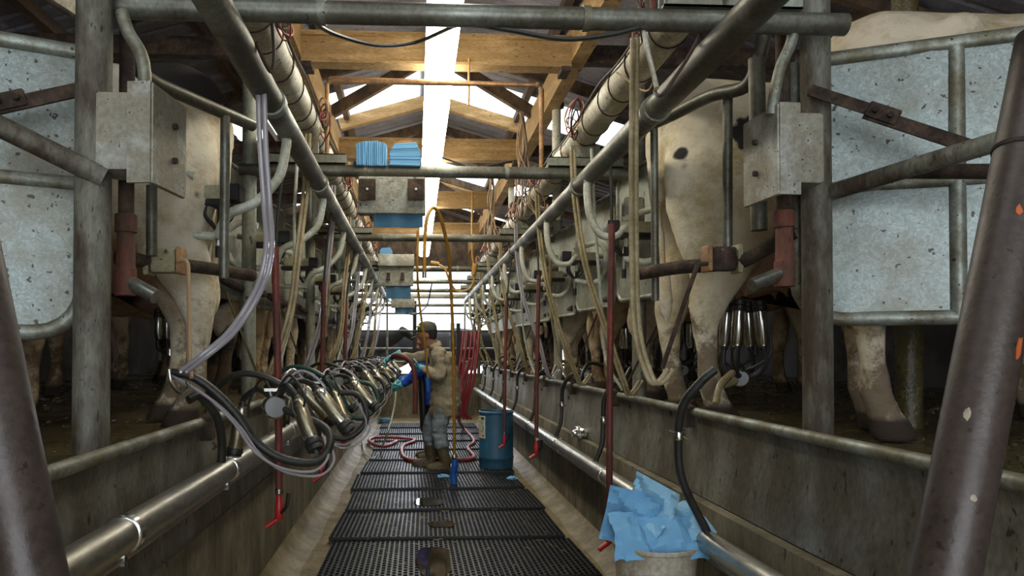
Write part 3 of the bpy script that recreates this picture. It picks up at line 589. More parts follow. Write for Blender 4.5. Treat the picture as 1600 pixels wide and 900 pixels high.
# rusty stand pipes beside the near posts with red couplings
for label, px0, py0, px1, py1, y in (('rusty vertical pipe with a red coupling beside the left post', 206, 10, 196, 462, 2.42), ('rusty vertical pipe with a red coupling beside the right post', 1222, 12, 1226, 448, 2.46)):
    a = U(px0, py0, y=y); c_ = U(px1, py1, y=y); x = c_.x; t = thing('drain_pipe', label, 'pipe', c_)
    MB().tube([(x, y, a.z), (x, y, c_.z+.02)], .024, 14).build('pipe', M['rust'], t)
    b = MB(); b.lathe([(.025, .20), (.034, .205), (.034, .26), (.025, .265)], (x, y, c_.z)); b.build('coupling', M['redrust'], t)
    b = MB(); b.lathe([(.034, 0), (.034, .085), (.030, .09), (.027, .25)], (x, y, c_.z)); b.build('lower_sleeve', M['redrust'], t)
    sg = 1 if px0 < 800 else -1; e = U(px1+sg*48, py1+2, y=y-.03) if sg > 0 else U(px1-52, py1-2, y=y-.03)
    b = MB().tube([(x, y, c_.z+.05), e], .024, 14); b.build('branch', M['stain'], t)
# control boxes
def ctrl(cx, cy, y, w_, h_, sg, label, lo, lt):
    c = U(cx, cy, y=y); t = thing('control_box', label, 'box', (c.x, c.y, c.z-h_))
    MB().obox(c, (1, 0, 0), (0, 1, 0), (0, 0, 1), w_, .075, h_, .006).build('housing', M['greybox'], t)
    # lid plate facing the pit, canted toward the middle
    lc_ = c+V((sg*lo, .02, -.01)); ax = V((sg*lt, 1, 0)).normalized()
    b = MB(); b.obox(lc_, ax, V((0, 0, 1)), ax.cross(V((0, 0, 1))), .115, h_+.035, .009, .004)
    b.obox(lc_-ax*.115+V((-sg*.03, 0, 0)), ax, V((0, 0, 1)), ax.cross(V((0, 0, 1))), .006, h_+.035, .035); b.build('lid', M['greybox'], t)
    n_ = ax.cross(V((0, 0, 1)));
    if n_.dot(EYE-lc_) < 0: n_ = -n_
    for k_ in (-.4, .45): 
        p = lc_+V((0, 0, h_*k_*1.1))+ax*.02; b = MB(); b.tube([p, p+n_*.022], .010, 6); b.build('bolt', M['rust'], t, 'rusty bolt')
    return t
ctrl(204, 215, 2.30, .078, .115, 1, 'grey metal control box fixed on the left post', .105, .12); ctrl(1244, 240, 2.42, .058, .115, -1, 'grey metal control box fixed on the right post', .108, .05)
arm('cable_conduit', 'curved grey conduit entering the left control box', 'conduit', [U(190, 18, y=2.3), U(200, 50, y=2.3), U(222, 90, y=2.3), U(228, 150, y=2.3)], .020, 'tube', 6)
arm('cable_conduit', 'curved grey conduit entering the right control box', 'conduit', [U(1240, 0, y=2.36), U(1238, 60, y=2.36), U(1218, 110, y=2.36), U(1205, 180, y=2.36)], .018, 'tube', 6)
# ================================================================== PER STALL EQUIPMENT
def arc_pts(a, b, sag, side=V((0, 0, 0)), n=6): return [V(a)*(1-i/n)+V(b)*(i/n)+V((0, 0, -sag))*math.sin(PI*i/n)+V(side)*math.sin(PI*i/n) for i in range(n+1)]
N = 9
for side, sg, xm, xb in (('left', -1, -.57, -.93), ('right', 1, .97, 1.22)):
    for i in range(N):
        y = (3.28 if side == 'left' else 4.05)+1.27*i
        who = '%s side, %s from the camera' % (side, nth(i, N))
        # pulse box on an arm
        zc = 1.99 if side == 'left' else 1.985
        t = thing('meter_box', 'tan box with black bulb cage under it, %s' % who, 'milk meter', (xb, y, zc-.2), 'milk meters along the pit')
        MB().obox((xb+sg*.0, y, zc), (1, 0, 0), (0, 1, 0), (0, 0, 1), .10, .05, .03, .006).build('box', M['cream'], t)
        MB().obox((xb-sg*.13, y, zc), (1, 0, 0), (0, 1, 0), (0, 0, 1), .034, .055, .036, .005).build('end_block', M['blackbox'], t)
        MB().obox((xb+sg*.0, y, zc-.045), (1, 0, 0), (0, 1, 0), (0, 0, 1), .12, .045, .014, .004).build('tray', M['blackbox'], t)
        b = MB()
        for k_ in range(5):
            a_ = 2*PI*k_/5; b.tube([(xb-sg*.06+.055*math.cos(a_), y+.05*math.sin(a_), zc-.05), (xb-sg*.06+.06*math.cos(a_), y+.055*math.sin(a_), zc-.10), (xb-sg*.06+.012*math.cos(a_), y+.01*math.sin(a_), zc-.155)], .009, 7, 4)
        b.build('bulb_cage', M['rubber'], t)
        b = MB().tube([(xb-sg*.06, y, zc-.15), (xb-sg*.06, y, zc-.23)], .011, 8); b.build('nozzle', M['steel'], t); MB().tube([(xb-sg*.06, y, zc-.23), (xb-sg*.06, y, zc-.28)], .013, 8).build('valve', M['blackbox'], t)
        MB().tube([(xb+sg*.10, y, zc), (xb+sg*.16, y, zc+.01)], .018, 8).build('arm', M['tube'], t)
        if i % 2 == 0:
            MB().obox((xb+sg*.02, y+.09, zc+.10), (1, 0, 0), (0, 1, 0), (0, 0, 1), .06, .03, .09, .008).build('cover', M['stallsheet'], t)
        # big milk hose arc from the line down to the meter
        noz = V((xm-sg*.02 if side == 'right' else xm, y-.02, 2.23))
        t2 = thing('milk_hose', 'pale bowed milk hose from overhead pipe to meter, %s' % who, 'hose', noz, 'bowed milk hoses')
        dz = rnd.uniform(-.02, .02)
        if side == 'left': pts = [noz, noz+V((-.005, 0, -.05)), noz+V((-.035, .0, -.17)), noz+V((-.13, -.02, -.27+dz)), noz+V((-.24, -.03, -.325+dz)), V((xb+.06, y-.01, zc-.19))]
        else: pts = [noz, noz+V((.0, 0, -.07)), noz+V((.015, 0, -.18)), noz+V((.07, 0, -.285+dz)), noz+V((.15, -.02, -.30+dz)), noz+V((.215, -.01, -.24+dz)), V((xb-.06+.02, y, zc-.10))]
        MB().tube(pts, .021, 12, 6).build('hose', M['hose'], t2); MB().tube([noz+V((0, 0, .02)), noz+V((0, 0, -.035))], .02, 10).build('nipple', M['tube'], t2)
        # loop hose behind
        c = V((xb+sg*.10, y-.03, zc-.06))
        if side == 'left': pts = [V((xb-.02, y-.08, zc+.06)), c+V((-.02, -.05, .14)), c+V((-.10, -.05, .08)), c+V((-.10, -.05, -.04)), c+V((-.03, -.03, -.12)), V((xb+.05, y-.02, zc-.19))]
        else: pts = [V((xb-.06, y+.02, zc+.05)), c+V((.0, 0, .16)), c+V((.06, 0, .08)), c+V((.05, 0, -.06)), c+V((-.03, 0, -.13)), V((xb-.06, y, zc-.17))]
        tag(MB().tube(pts, .019, 10, 6).build('return_hose', M['hose']), 'pale looped hose behind the meter box, %s' % who, 'hose', 'looped hoses behind the meters')
        # long vertical pair of tubes
        q = rnd.uniform(-.04, .04); mk = ('clear' if i % 2 == 0 else 'hosey') if side == 'left' else ('hosey' if i not in (3,) else 'clear')
        t3 = thing('tube_pair', '%s twin air tube hanging from above, %s' % ('clear' if mk == 'clear' else 'yellowed', who), 'hose', (xm, y, 2.4), 'hanging twin air tubes')
        if side == 'left':
            yy = 2.72+1.27*i
            if i == 0: pts = [U(408, 140, y=2.7), U(411, 230, y=2.72), U(417, 320, y=2.74), U(420, 390, y=2.72), U(405, 450, y=2.7), U(365, 515, y=2.62), U(320, 555, y=2.58), U(287, 580, y=2.6)]
            else: pts = [(-.60, yy+.1, 2.5), (-.61, yy+.1, 2.2), (-.64, yy+.05, 1.85), (-.68+q, yy, 1.5), (-.76+q, yy-.05, 1.22), (-.84, yy, 1.10)]
        else:
            yy = y-.98
            if i == 0: pts = [U(992, 60, y=2.95), U(990, 250, y=2.95), U(991, 420, y=2.9), U(996, 520, y=2.85), U(1015, 588, y=2.8), U(1030, 598, y=2.8), U(1048, 577, y=2.8)]
            else: pts = [(.93+q*.3, yy, 2.5), (.95, yy, 2.2), (1.0, yy-.05, 1.8), (1.10+q, yy-.1, 1.4), (1.2, yy-.1, 1.15), (1.26, yy-.05, 1.04), (1.34, yy-.02, 1.12)]
        for o_ in (-.0105, .0105):
            MB().tube([V(p)+V((o_, 0, 0)) for p in pts], .0100, 9, 6).build('tube', M[mk], t3)
# extra single hanging tubes for the tangle (each a thing)
for side, sg, x0 in (('left', -1, -.66), ('right', 1, 1.06)):
    for i in range(6):
        y = 4.3+1.65*i; q = rnd.uniform(-.03, .03)
        t = tag(MB().tube([(x0+q, y, 2.5), (x0+sg*.02+q, y, 2.05), (x0+sg*.06, y+.1, 1.6), (x0+sg*.12+q, y+.15, 1.25), (x0+sg*.19, y+.1, 1.06)], .010, 8, 5).build('air_tube', M['hosey' if i % 2 else 'hose']),
                'thin pale tube hanging between meters, %s side, %s from the camera' % (side, nth(i, 6)), 'hose', 'single hanging tubes')
        if i < 7:
            a_ = V((x0+sg*.36, y-.3, 1.62)); c2 = V((x0+sg*.20+q, y+.05, 1.06))
            tag(MB().tube([a_, c2], .007, 8).build('pull_rod', M['steel' if side == 'left' else 'rust']), 'thin metal rod slanting behind the hoses, %s side, %s from the camera' % (side, ORD[i]), 'rod', 'slanting pull rods')
t = tag(MB().tube([U(278, 408, y=2.78), U(292, 409, y=2.76), U(295, 440, y=2.75), U(297, 560, y=2.7), U(299, 590, y=2.66)], .0075, 8, 4).build('pull_rod', M['tan']), 'thin bent metal rod hanging from the left clamp box', 'rod')
t = tag(MB().tube([U(1105, 412, y=2.75), U(1092, 414, y=2.74), U(1086, 425, y=2.74), U(1060, 500, y=2.8), U(1035, 575, y=2.85)], .009, 8, 4).build('pull_rod', M['rust']), 'dark bent rod slanting down from the right clamp box', 'rod')
# red wash hoses with pistol valves
def red(px, ytop, pxb, pyb, y, label):
    e = U(pxb, pyb, y=y); top = U(px, ytop, y=y); t = thing('wash_hose', label, 'hose', (e.x, e.y, e.z), 'red wash down hoses')
    hl = .15; MB().tube([(top.x, y, top.z), (top.x*.3+e.x*.7, y, (top.z+e.z)/2), (e.x, y, e.z+hl)], .0165, 12, 6).build('hose', M['redhose'], t)
    xm_ = -.57 if px < 650 else .97; MB().tube([(top.x, y, top.z-.01), (top.x*.6+xm_*.4, y, (top.z+2.25)/2), (xm_, y, 2.25)], .008, 8, 4).build('hanger', M['rubber'], t)
    MB().lathe([(.019, 0), (.019, .02)], (e.x, y, e.z+hl-.005)).build('clamp', M['steel'], t)
    b = MB(); b.lathe([(.014, 0), (.019, .01), (.019, .07), (.014, .08), (.014, .11)], (e.x, y, e.z+.03)); b.build('valve', M['redplastic'], t)
    MB().tube([(e.x, y, e.z+.035), (e.x-.055, y-.01, e.z)], .013, 10).build('spout', M['redplastic'], t)
    MB().tube([(e.x+.01, y-.01, e.z+.06), (e.x+.035, y-.02, e.z+.09), (e.x+.045, y-.02, e.z+.15)], .008, 8, 3).build('lever', M['blackbox'], t)
red(430, 385, 436, 822, 3.30, 'red wash hose with red valve hanging at left, nearest the camera'); red(506, 440, 502, 752, 5.0, 'red wash hose hanging at left behind the second cluster'); red(541, 470, 537, 700, 6.9, 'red wash hose hanging farthest back at left')
def redr(px, ytop, pyb, y, label): red(px, ytop, px-4, pyb, y, label)
redr(956, 350, 858, 3.62, 'red wash hose with black lever at right, beside the white bin'); redr(842, 430, 716, 5.9, 'red wash hose hanging at right above the steel pipe'); redr(792, 470, 700, 7.4, 'red wash hose hanging beside the blue barrel')
# milking clusters -------------------------------------------------------
def cup(t, a, d, L=.165, r=.026, shell='brass', mouth=True, short=None):
    """teat cup: steel shell from a along d, black rubber mouth at far end"""
    a = V(a); d = V(d).normalized()
    c = thing_part(t, a)
    sh = MB(); sh.lathe([(r*.55, 0), (r*.8, .008), (r*.82, .02), (r, .03), (r, L-.01), (r*.96, L)], a, d, 18); s_ = sh.build('teat_cup', M[shell], t)
    m_ = MB(); m_.lathe([(r*1.0, L-.006), (r*1.12, L), (r*1.14, L+.018), (r*.98, L+.022), (r*1.05, L+.026), (r*1.05, L+.042), (r*.7, L+.046), (r*.55, L+.03)], a, d, 18); m_.build('mouthpiece', M['rubber'], s_)
    q = MB(); q.lathe([(r*.5, -.012), (r*.62, -.006), (r*.6, .004)], a, d, 14); q.build('liner_end', M['rubber'], s_)
    return s_
def thing_part(t, a): return None
def parked(x, y, z, i):
    r = random.Random(50+i); sc = 1
    t = thing('milking_cluster', 'milking cluster parked over the left curb rail, %s from the camera' % nth(i, 8), 'milking cluster', (x, y, z-.15), 'parked milking clusters')
    f_ = (EYE-V((x, y, z))); f_.z = .1; f_.normalize(); f_ = (f_+V((.2, 0, 0))).normalized()
    b = MB(); b.lathe([(.024, -.034), (.044, -.03), (.048, 0), (.048, .022), (.042, .029)], (x, y, z), f_, 28); cl = b.build('claw', M['steel'], t)
    b = MB(); b.lathe([(.038, .025), (.042, .030), (.040, .034), (.01, .037)], (x, y, z), f_, 28); b.build('claw_cover', M['claw'], cl)
    b = MB(); b.tube([(x-.01, y, z+.035), (x-.02, y, z+.075)], .008, 8); b.tube([(x+.015, y, z+.035), (x+.02, y, z+.07)], .006, 8)
    b.obox((x-.005, y, z+.07), (1, 0, 0), (0, 1, 0), (0, 0, 1), .03, .02, .006); b.build('claw_stem', M['steel'], cl)
    spec = [((.10, -.05, .03), (.40, -.35, -.85)), ((.17, .10, .06), (.62, -.1, -.72)), ((-.16, .10, .01), (-.25, .1, -.95)), ((.06, .22, .06), (.60, .15, -.75))]
    for k_, (o_, d) in enumerate(spec):
        o_ = V(o_)+V([r.uniform(-.015, .015) for _ in range(3)]); d = (V(d)+V([r.uniform(-.08, .08) for _ in range(3)])).normalized(); a = V((x, y, z))+o_
        s_ = cup(t, a, d, .185, .030)
        st = V((x, y, z+.03)); mid = (st+a)/2+V((0, 0, .055))
        MB().tube([st, mid, a-d*.03, a+d*.002], .012, 9, 6).build('short_milk_tube', M['rubber'], s_)
        st2 = V((x, y, z+.045)); pm = a+d*.11+d.orthogonal().normalized()*.03
        MB().tube([st2, (st2+a)/2+V((.02, -.02, .09)), a+V((.035, -.035, .02)), a+V((.03, -.03, -.05))], .0055, 7, 6).build('pulse_tube', M['clear' if k_ % 2 else 'rubber'], s_)
    # hanging hoses of this cluster
    h = V((-.86, y-.10, 1.09))
    if i == 0:
        pts = [U(268, 582, y=2.72), U(300, 588, y=2.72), U(335, 612, y=2.74), U(370, 648, y=2.76), U(400, 690, y=2.78), U(440, 716, y=2.8), U(490, 722, y=2.84), U(514, 700, y=2.88), U(507, 668, y=2.95), V((x+.02, y, z-.0))]
    else: pts = [h, h+V((.10, -.01, .02)), h+V((.24, .0, -.10)), h+V((.36, 0, -.25)), h+V((.48, .02, -.28)), h+V((.58, .05, -.18)), h+V((.52, .1, -.04)), V((x+.02, y, z))]
    t2 = tag(MB().tube(pts, .0165, 12, 6).build('long_milk_hose', M['rubber'] if i != 2 else M['greenrub']), 'thick %s hose looping under parked left cluster, %s from the camera' % ('green' if i == 2 else 'black', nth(i, 9)), 'hose', 'looping cluster hoses')
    for o_, nm in ((V((0, -.02, -.03)), 'nearer'), (V((.02, .0, -.05)), 'farther')):
        if i < 5: tag(MB().tube([V(p)*1+o_*(1 if 0 < k_ < len(pts)-1 else .3)+V((0, -.012, 0)) for k_, p in enumerate(pts[:-1])], .0055, 7, 6).build('pulse_line', M['clear']), 'thin clear %s tube beside left looping hose, %s from the camera' % (nm, ORD[i]), 'hose', 'thin clear pulse lines')
    # a high arch of black hose over the cluster
    tag(MB().tube([(-.86, y+.05, .95), (-.84, y+.05, 1.10), (-.74, y+.02, 1.20), (-.60, y, 1.19), (-.47, y, 1.10), (-.40, y+.02, .98), (-.42, y+.04, .90)], .013, 10, 6).build('arched_hose', M['rubber'] if i != 1 else M['greenrub']),
        '%s hose arching over a parked cluster at left, %s from the camera' % ('dark green' if i == 1 else 'black', nth(i, 9)), 'hose', 'arched cluster hoses')
for i in range(8):
    parked(-.575+.012*math.sin(i*2), 3.02+1.24*i, 1.06+.012*math.cos(i*3), i)
# hook at the near cluster and short hose into the steel pipe
tag(MB().tube([U(264, 578, y=2.66), U(268, 600, y=2.64), U(282, 614, y=2.62), U(294, 606, y=2.62), U(292, 596, y=2.62)], .006, 8, 5).build('steel_hook', M['steel']), 'small bright steel hook above the left curb', 'hook')
for i in range(8):
    y = 2.92+1.32*i
    tag(MB().tube([(-.85+.02, y-.18, 1.12), (-.80, y-.14, 1.13), (-.755, y-.08, 1.05), (-.75, y-.02, .95), (-.758, y, .86)], .0165, 12, 6).build('inlet_hose', M['rubber']), 'short black hose over the left curb, %s from the camera' % nth(i, 8), 'hose', 'left inlet hoses')
    y2 = 3.35+1.36*i
    t = thing('inlet_hose', 'black hose curving over the right curb, %s from the camera' % nth(i, 8), 'hose', (1.15, y2, .6), 'right inlet hoses')
    if i == 0: pts = [U(1118, 577, y=2.72), U(1096, 596, y=2.74), U(1068, 632, y=2.78), U(1060, 680, y=2.82), U(1066, 750, y=2.84), U(1076, 815, y=2.86)]; pts[-1] = V((1.15, 2.86, .58))
    else: pts = [V((1.36, y2-.08, 1.12)), V((1.28, y2-.06, 1.10)), V((1.22, y2, 1.0)), V((1.215, y2+.02, .85)), V((1.20, y2+.0, .70)), V((1.155, y2, .58))]
    MB().tube(pts, .0165, 12, 6).build('hose', M['rubber'], t)
    k_ = pts[3]; b = MB(); b.lathe([(.019, -.02), (.021, -.015), (.021, .015), (.019, .02)], k_, (0, .1, 1), 14); b.build('joiner', M['steel'], t); b = MB(); b.tube([k_+V((-.035, 0, .02)), k_+V((.03, -.02, -.01))], .004, 6); b.build('clip_wire', M['steel'], t)
# right side: clusters attached under the cows
def attached(x, y, i, label):
    t = thing('milking_cluster', label, 'milking cluster', (x, y, 1.1), 'clusters attached under cows')
    z = 1.19; f_ = (EYE-V((x, y, z))).normalized()
    b = MB(); b.lathe([(.02, -.03), (.038, -.026), (.042, 0), (.042, .02), (.036, .026)], (x, y, z-.02), f_, 26); cl = b.build('claw', M['steel'], t)
    b = MB(); b.lathe([(.034, .022), (.036, .028), (.034, .031), (.008, .033)], (x, y, z-.02), f_, 26); b.build('claw_cover', M['claw'], cl)
    for k_, (dx, dy) in enumerate(((-.06, -.08), (.09, -.06), (-.05, .08), (.10, .09))):
        a = V((x+dx*.9, y+dy, z+.125)); d = V((-dx*.1+random.Random(i*9+k_).uniform(-.1, .1), 0, 1))
        s_ = cup(t, a, d, .175, .029, 'steel')
        MB().tube([V((x, y, z)), V((x+dx*.6, y+dy*.6, z-.005)), V((x+dx, y+dy, z+.05)), a+V((0, 0, .005))], .0125, 9, 5).build('short_milk_tube', M['rubber'], s_)
        MB().tube([V((x, y, z+.01)), V((x+dx*.3, y+dy*.9, z+.03)), V((x+dx*1.2, y+dy*1.1, z+.09)), a+V((.028, -.01, .05))], .006, 7, 5).build('pulse_tube', M['rubber'], s_)
    tag(MB().tube([(x-.02, y-.01, z-.03), (x-.12, y-.06, z-.055), (1.42, y-.16, 1.20), (1.34, y-.22, 1.15), (1.30, y-.26, 1.07)], .015, 10, 6).build('long_milk_hose', M['rubber'] if i % 3 else M['hosey']), '%s hose from cow cluster to right curb, %s from the camera' % ('black' if i % 3 else 'yellow brown', ORD[i]), 'hose', 'cluster hoses on the right curb')
for i in range(8):
    y = 3.40 if i == 0 else 4.83+1.2*(i-1); attached(1.53 if i == 0 else 1.78, y, i, 'milking cluster attached under the cow at right, %s from the camera' % nth(i, 8))
for i in range(7):
    y = 4.75+1.2*i; t = thing('milking_cluster', 'cluster under a cow on the left platform, %s from the camera' % nth(i, 7), 'milking cluster', (-1.5, y, 1.2), 'clusters attached under left cows')
    for k_, (dx, dy) in enumerate(((-.05, -.07), (.07, -.06), (-.05, .08), (.07, .08))): cup(t, (-1.52+dx, y-.1+dy, 1.37), (0, 0, 1), .14, .025, 'steel')
    b = MB(); b.lathe([(.02, -.03), (.04, -.02), (.04, .02), (.02, .03)], (-1.52, y-.1, 1.29), (0, 0, 1), 20); c_ = b.build('claw', M['steel'], t)
    for dx, dy in ((-.05, -.07), (.07, -.06), (-.05, .08), (.07, .08)): MB().tube([(-1.52, y-.1, 1.29), (-1.52+dx, y-.1+dy, 1.31), (-1.52+dx, y-.1+dy, 1.38)], .012, 8, 4).build('short_milk_tube', M['rubber'], c_)
# ================================================================== OVERHEAD CABLES AND WIRES
def cable(name, label, pts, r, mk, grp=None, sm=6): return tag(MB().tube(pts, r, 7, sm).build(name, M[mk]), label, 'cable', grp)
cable('cable', 'black cable sagging from the top bar across the lamps', [U(478, 25, y=2.32), U(520, 52, y=2.6), U(590, 71, y=2.9), U(650, 66, y=3.1), U(712, 40, y=2.7), U(735, 38, y=2.4)], .008, 'rubber')
cable('cable', 'black cable sagging along the top bar at right', [U(735, 38, y=2.38), U(800, 48, y=2.34), U(880, 61, y=2.32), U(950, 55, y=2.32), U(1000, 43, y=2.34)], .008, 'rubber')
cable('cable', 'thin dark cable hung between the second bar and girder', [U(690, 246, y=4.6), U(720, 256, y=4.6), U(745, 262, y=4.5), U(800, 252, y=4.6)], .006, 'rubber')
for side, x in (('left', -.645), ('right', 1.034)):
    for i in range(7):
        y = 2.95+1.35*i; r = random.Random(i+(side == 'left')*50); s = 1 if side == 'left' else -1
        t = thing('wire_bundle', 'red and dark wires looped round %s cream pipe, %s from the camera' % (side, nth(i, 7)), 'wires', (x, y, 2.6), 'wire tangles on the cream pipes')
        for k_ in range(6 if i < 4 else 4):
            c = V((x+s*.09, y+r.uniform(-.1, .1), 2.66+r.uniform(-.05, .03))); R = r.uniform(.03, .08); ph = r.uniform(0, 6)
            pts = [c+V((s*R*.5*math.cos(a)+s*.02, R*1.3*math.cos(a+ph), R*math.sin(a))) for a in [2*PI*j/9*1.6 for j in range(10)]]
            MB().tube(pts, .0042, 6, 4).build('wire', M['redwire' if k_ % 3 == 0 else ('tan' if k_ % 3 == 1 else 'wire')], t)
        MB().tube([(x+s*.085, y, 2.66), (x+s*.095, y+.4, 2.64), (x+s*.09, y+.8, 2.68), (x+s*.09, y+1.3, 2.65)], .006, 6, 5).build('wire', M['wire'], t)
        if side == 'right' or i % 2: MB().tube([(x+s*.09, y+.05, 2.6), (x+s*.02, y+.12, 2.50), (x+s*.0, y+.3, 2.47), (x+s*.10, y+.42, 2.60)], .0045, 6, 5).build('wire', M['tan'], t)
for i, (x, y) in enumerate([(.88, 6.1), (.86, 8.3)]):
    t = thing('wire_bundle', 'bunch of tan wires hanging under the right girder, %s' % ['nearer', 'farther'][i], 'wires', (x, y, 2.7)); r = random.Random(i)
    for k_ in range(12):
        MB().tube([(x+r.uniform(-.03, .03), y, 3.3), (x+r.uniform(-.05, .05), y+r.uniform(-.05, .05), 3.0), (x+r.uniform(-.09, .09), y+r.uniform(-.05, .05), 2.7), (x+r.uniform(-.14, .14), y, 2.42)], .005, 5, 5).build('wire', M['tan' if k_ % 3 else 'wire'], t)
cable('strap', 'pale webbing strap hanging from the top bar over the right pipe', [U(1005, 45, y=2.36), U(1012, 80, y=2.3), U(1022, 120, y=2.3), U(1026, 138, y=2.28)], .008, 'pvc')
cable('cable', 'dark cable looped under the right overhead pipe near the top', [U(1094, 55, y=2.38), U(1075, 90, y=2.3), U(1055, 120, y=2.25), U(1035, 148, y=2.25), U(1024, 145, y=2.3), U(1026, 132, y=2.34)], .006, 'wire')
cable('cable', 'dark cable loop hanging on the near left overhead pipe', [U(424, 25, y=2.5), U(428, 80, y=2.5), U(424, 112, y=2.5), U(412, 95, y=2.45), U(400, 66, y=2.4)], .006, 'wire')
cable('cable', 'dark cable loop drooping between the far milk pipe and towel box', [V((-.57, 13.0, 2.25)), U(640, 491, y=13), U(665, 480, y=12.4), V((.25, 11.5, 2.36))], .012, 'rubber')
t = thing('pipe_hoop', 'thin orange brown pipe hoop standing on the second cross bar', 'pipe', (.1, 4.5, 2.4))
hoop = [U(511, 262, y=4.5), U(511, 132, y=4.5), U(516, 125, y=4.5), U(840, 133, y=4.5), U(846, 140, y=4.5), U(846, 262, y=4.5)]
MB().tube(hoop, .013, 12).build('pipe', M['orangepipe'], t)
for p in (hoop[2], hoop[3]): MB().ball(p, .02).build('elbow', M['orangepipe'], t)
tag(MB().tube([U(733, 92, y=4.8), U(732, 165, y=4.8)], .008, 8).build('hanging_rod', M['orangepipe']), 'thin rusty rod hanging just right of the lamps', 'rod')
# ================================================================== TOWEL DISPENSERS
def towel_box(pl_, pr_, pt, pb, y, sheet, label, deep=.10):
    a = U(pl_, pt, y=y); c_ = U(pr_, pb, y=y); t = thing('towel_dispenser', label, 'dispenser', ((a.x+c_.x)/2, y, c_.z))
    b = MB(); b.obox(((a.x+c_.x)/2, y+deep*.2, (a.z+c_.z)/2), (1, 0, 0), (0, 1, 0), (0, 0, 1), (c_.x-a.x)/2, deep/2, (a.z-c_.z)/2, .006); bx_ = b.build('box', M['stone'], t)
    s0 = U(sheet[0], sheet[1], y=y); s1 = U(sheet[2], sheet[3], y=y); n = 12
    b = MB(); g = [[V((s0.x+(s1.x-s0.x)*i/n, y-.0+.012*math.sin(i*.9)+o_, z_)) for i in range(n+1)] for o_, z_ in ((0, s0.z+.03), (0, s1.z+.0))]
    vs = [p for q in g for p in q]; vs += [p+V((0, .004, 0)) for p in vs]; m_ = n+1
    fs = [(i, i+1, m_+i+1, m_+i) for i in range(n)]+[(2*m_+i, 3*m_+i, 3*m_+i+1, 2*m_+i+1) for i in range(n)]+[(m_+i, m_+i+1, 3*m_+i+1, 3*m_+i) for i in range(n)]
    b.add(vs, fs); b.build('hanging_towel', M['paper_shaded'], t, 'blue paper towel hanging out underneath'); return t, a, c_
t, a, c_ = towel_box(560, 665, 277, 335, 4.36, (584, 335, 661, 356), 'grey towel box hung on the second cross bar above the pit')
for px in (574, 650): p = U(px, 296, y=4.29); MB().obox(p, (1, 0, 0), (0, 1, 0), (0, 0, 1), .048, .006, .062, .003).build('mounting_plate', M['rust'], t); MB().tube([p-V((0, .006, 0)), p-V((0, .016, 0))], .008, 8).build('bolt', M['steel'], t)
t, a, c_ = towel_box(592, 646, 398, 447, 9.6, (603, 447, 642, 467), 'grey towel box on the fourth cross bar, behind the first')
MB().obox(((a.x+c_.x)/2, 9.56, a.z-.08), (1, 0, 0), (0, 1, 0), (0, 0, 1), .235, .07, .075, .006).build('upper_box', M['greybox'], t)
for px in (607, 629): p = U(px, 432, y=9.53); MB().obox(p, (1, 0, 0), (0, 1, 0), (0, 0, 1), .022, .006, .05, .003).build('mounting_plate', M['rust'], t)
towel_box(611, 648, 465, 481, 12.8, (617, 481, 645, 489), 'small pale towel box farthest down the pit')
# towel stacks
def stack(cx, cy0, cy1, w_, y, label, flat=False):
    t = thing('towel_stack', label, 'paper towels', U(cx, cy1, y=y)); b0 = U(cx, cy1, y=y); tp = U(cx, cy0, y=y); h = tp.z-b0.z; n = 15; r = random.Random(cx)
    for i in range(n):
        if not flat: # vertical sheets side by side with a rounded top
            xx = b0.x+(i-n/2+.5)/n*w_; k_ = abs((i-n/2+.5)/(n/2)); hh = h*(1-.16*k_**3)+r.uniform(-.003, .003); b = MB()
            b.obox((xx, y+r.uniform(-.008, .008), b0.z+hh/2), (1, 0, 0), (0, 1, 0), (r.uniform(-.03, .03), 0, 1), w_/n*.46, .055, hh/2, .0025)
        else:
            f_ = i/n; hh = h/n; b = MB(); wd = w_*(.5-.16*max(0, f_-.55)/.45)
            b.obox((b0.x+r.uniform(-.003, .003), y, b0.z+hh*(i+.5)), (1, 0, .10*(f_-.2)), (0, 1, 0), (0, 0, 1), wd, .055+r.uniform(-.004, .004), hh*.46, .002)
        b.build('towel', M['paper'], t, smooth=False)
stack(581, 224, 262, .18, 4.43, 'stack of blue paper towels standing on edge on the second cross bar')
stack(633, 227, 262, .185, 4.43, 'stack of blue paper towels lying flat beside the lamps', True)
stack(603, 388, 399, .16, 9.66, 'small stack of pale blue towels on the second towel box', True)
# ================================================================== YELLOW HOSES
t = thing('yellow_hose', 'yellow air hose looping down from above to a blue nozzle', 'hose', U(709, 745, y=7.0))
yp = [U(663, 425, y=6.2), U(664, 370, y=6.2), U(668, 338, y=6.2), U(678, 325, y=6.3), U(690, 345, y=6.4), U(701, 400, y=6.6), U(706, 480, y=6.8), U(709, 580, y=6.9), U(710, 712, y=7.0)]
MB().tube(yp, .016, 12, 7).build('hose', M['yellow'], t)
e = yp[-1]; b = MB(); b.lathe([(.02, -.04), (.028, -.03), (.028, .0), (.02, .01)], e, (0, 0, 1), 14); b.build('collar', M['steel'], t)
b = MB(); b.tube([e+V((0, 0, -.03)), e+V((.004, 0, -.10)), e+V((-.012, 0, -.16)), e+V((-.004, 0, -.27))], .03, 12, 4, rs=[.03, .034, .027, .036]); b.build('grip', M['blueplastic'], t)
MB().tube([e+V((.012, -.01, -.08)), e+V((.035, -.02, -.14)), e+V((.02, -.01, -.20))], .008, 6, 3).build('trigger', M['blueplastic'], t)
MB().tube([yp[0], yp[0]-V((0, 0, .05))], .02, 10).build('fitting', M['steel'], t)
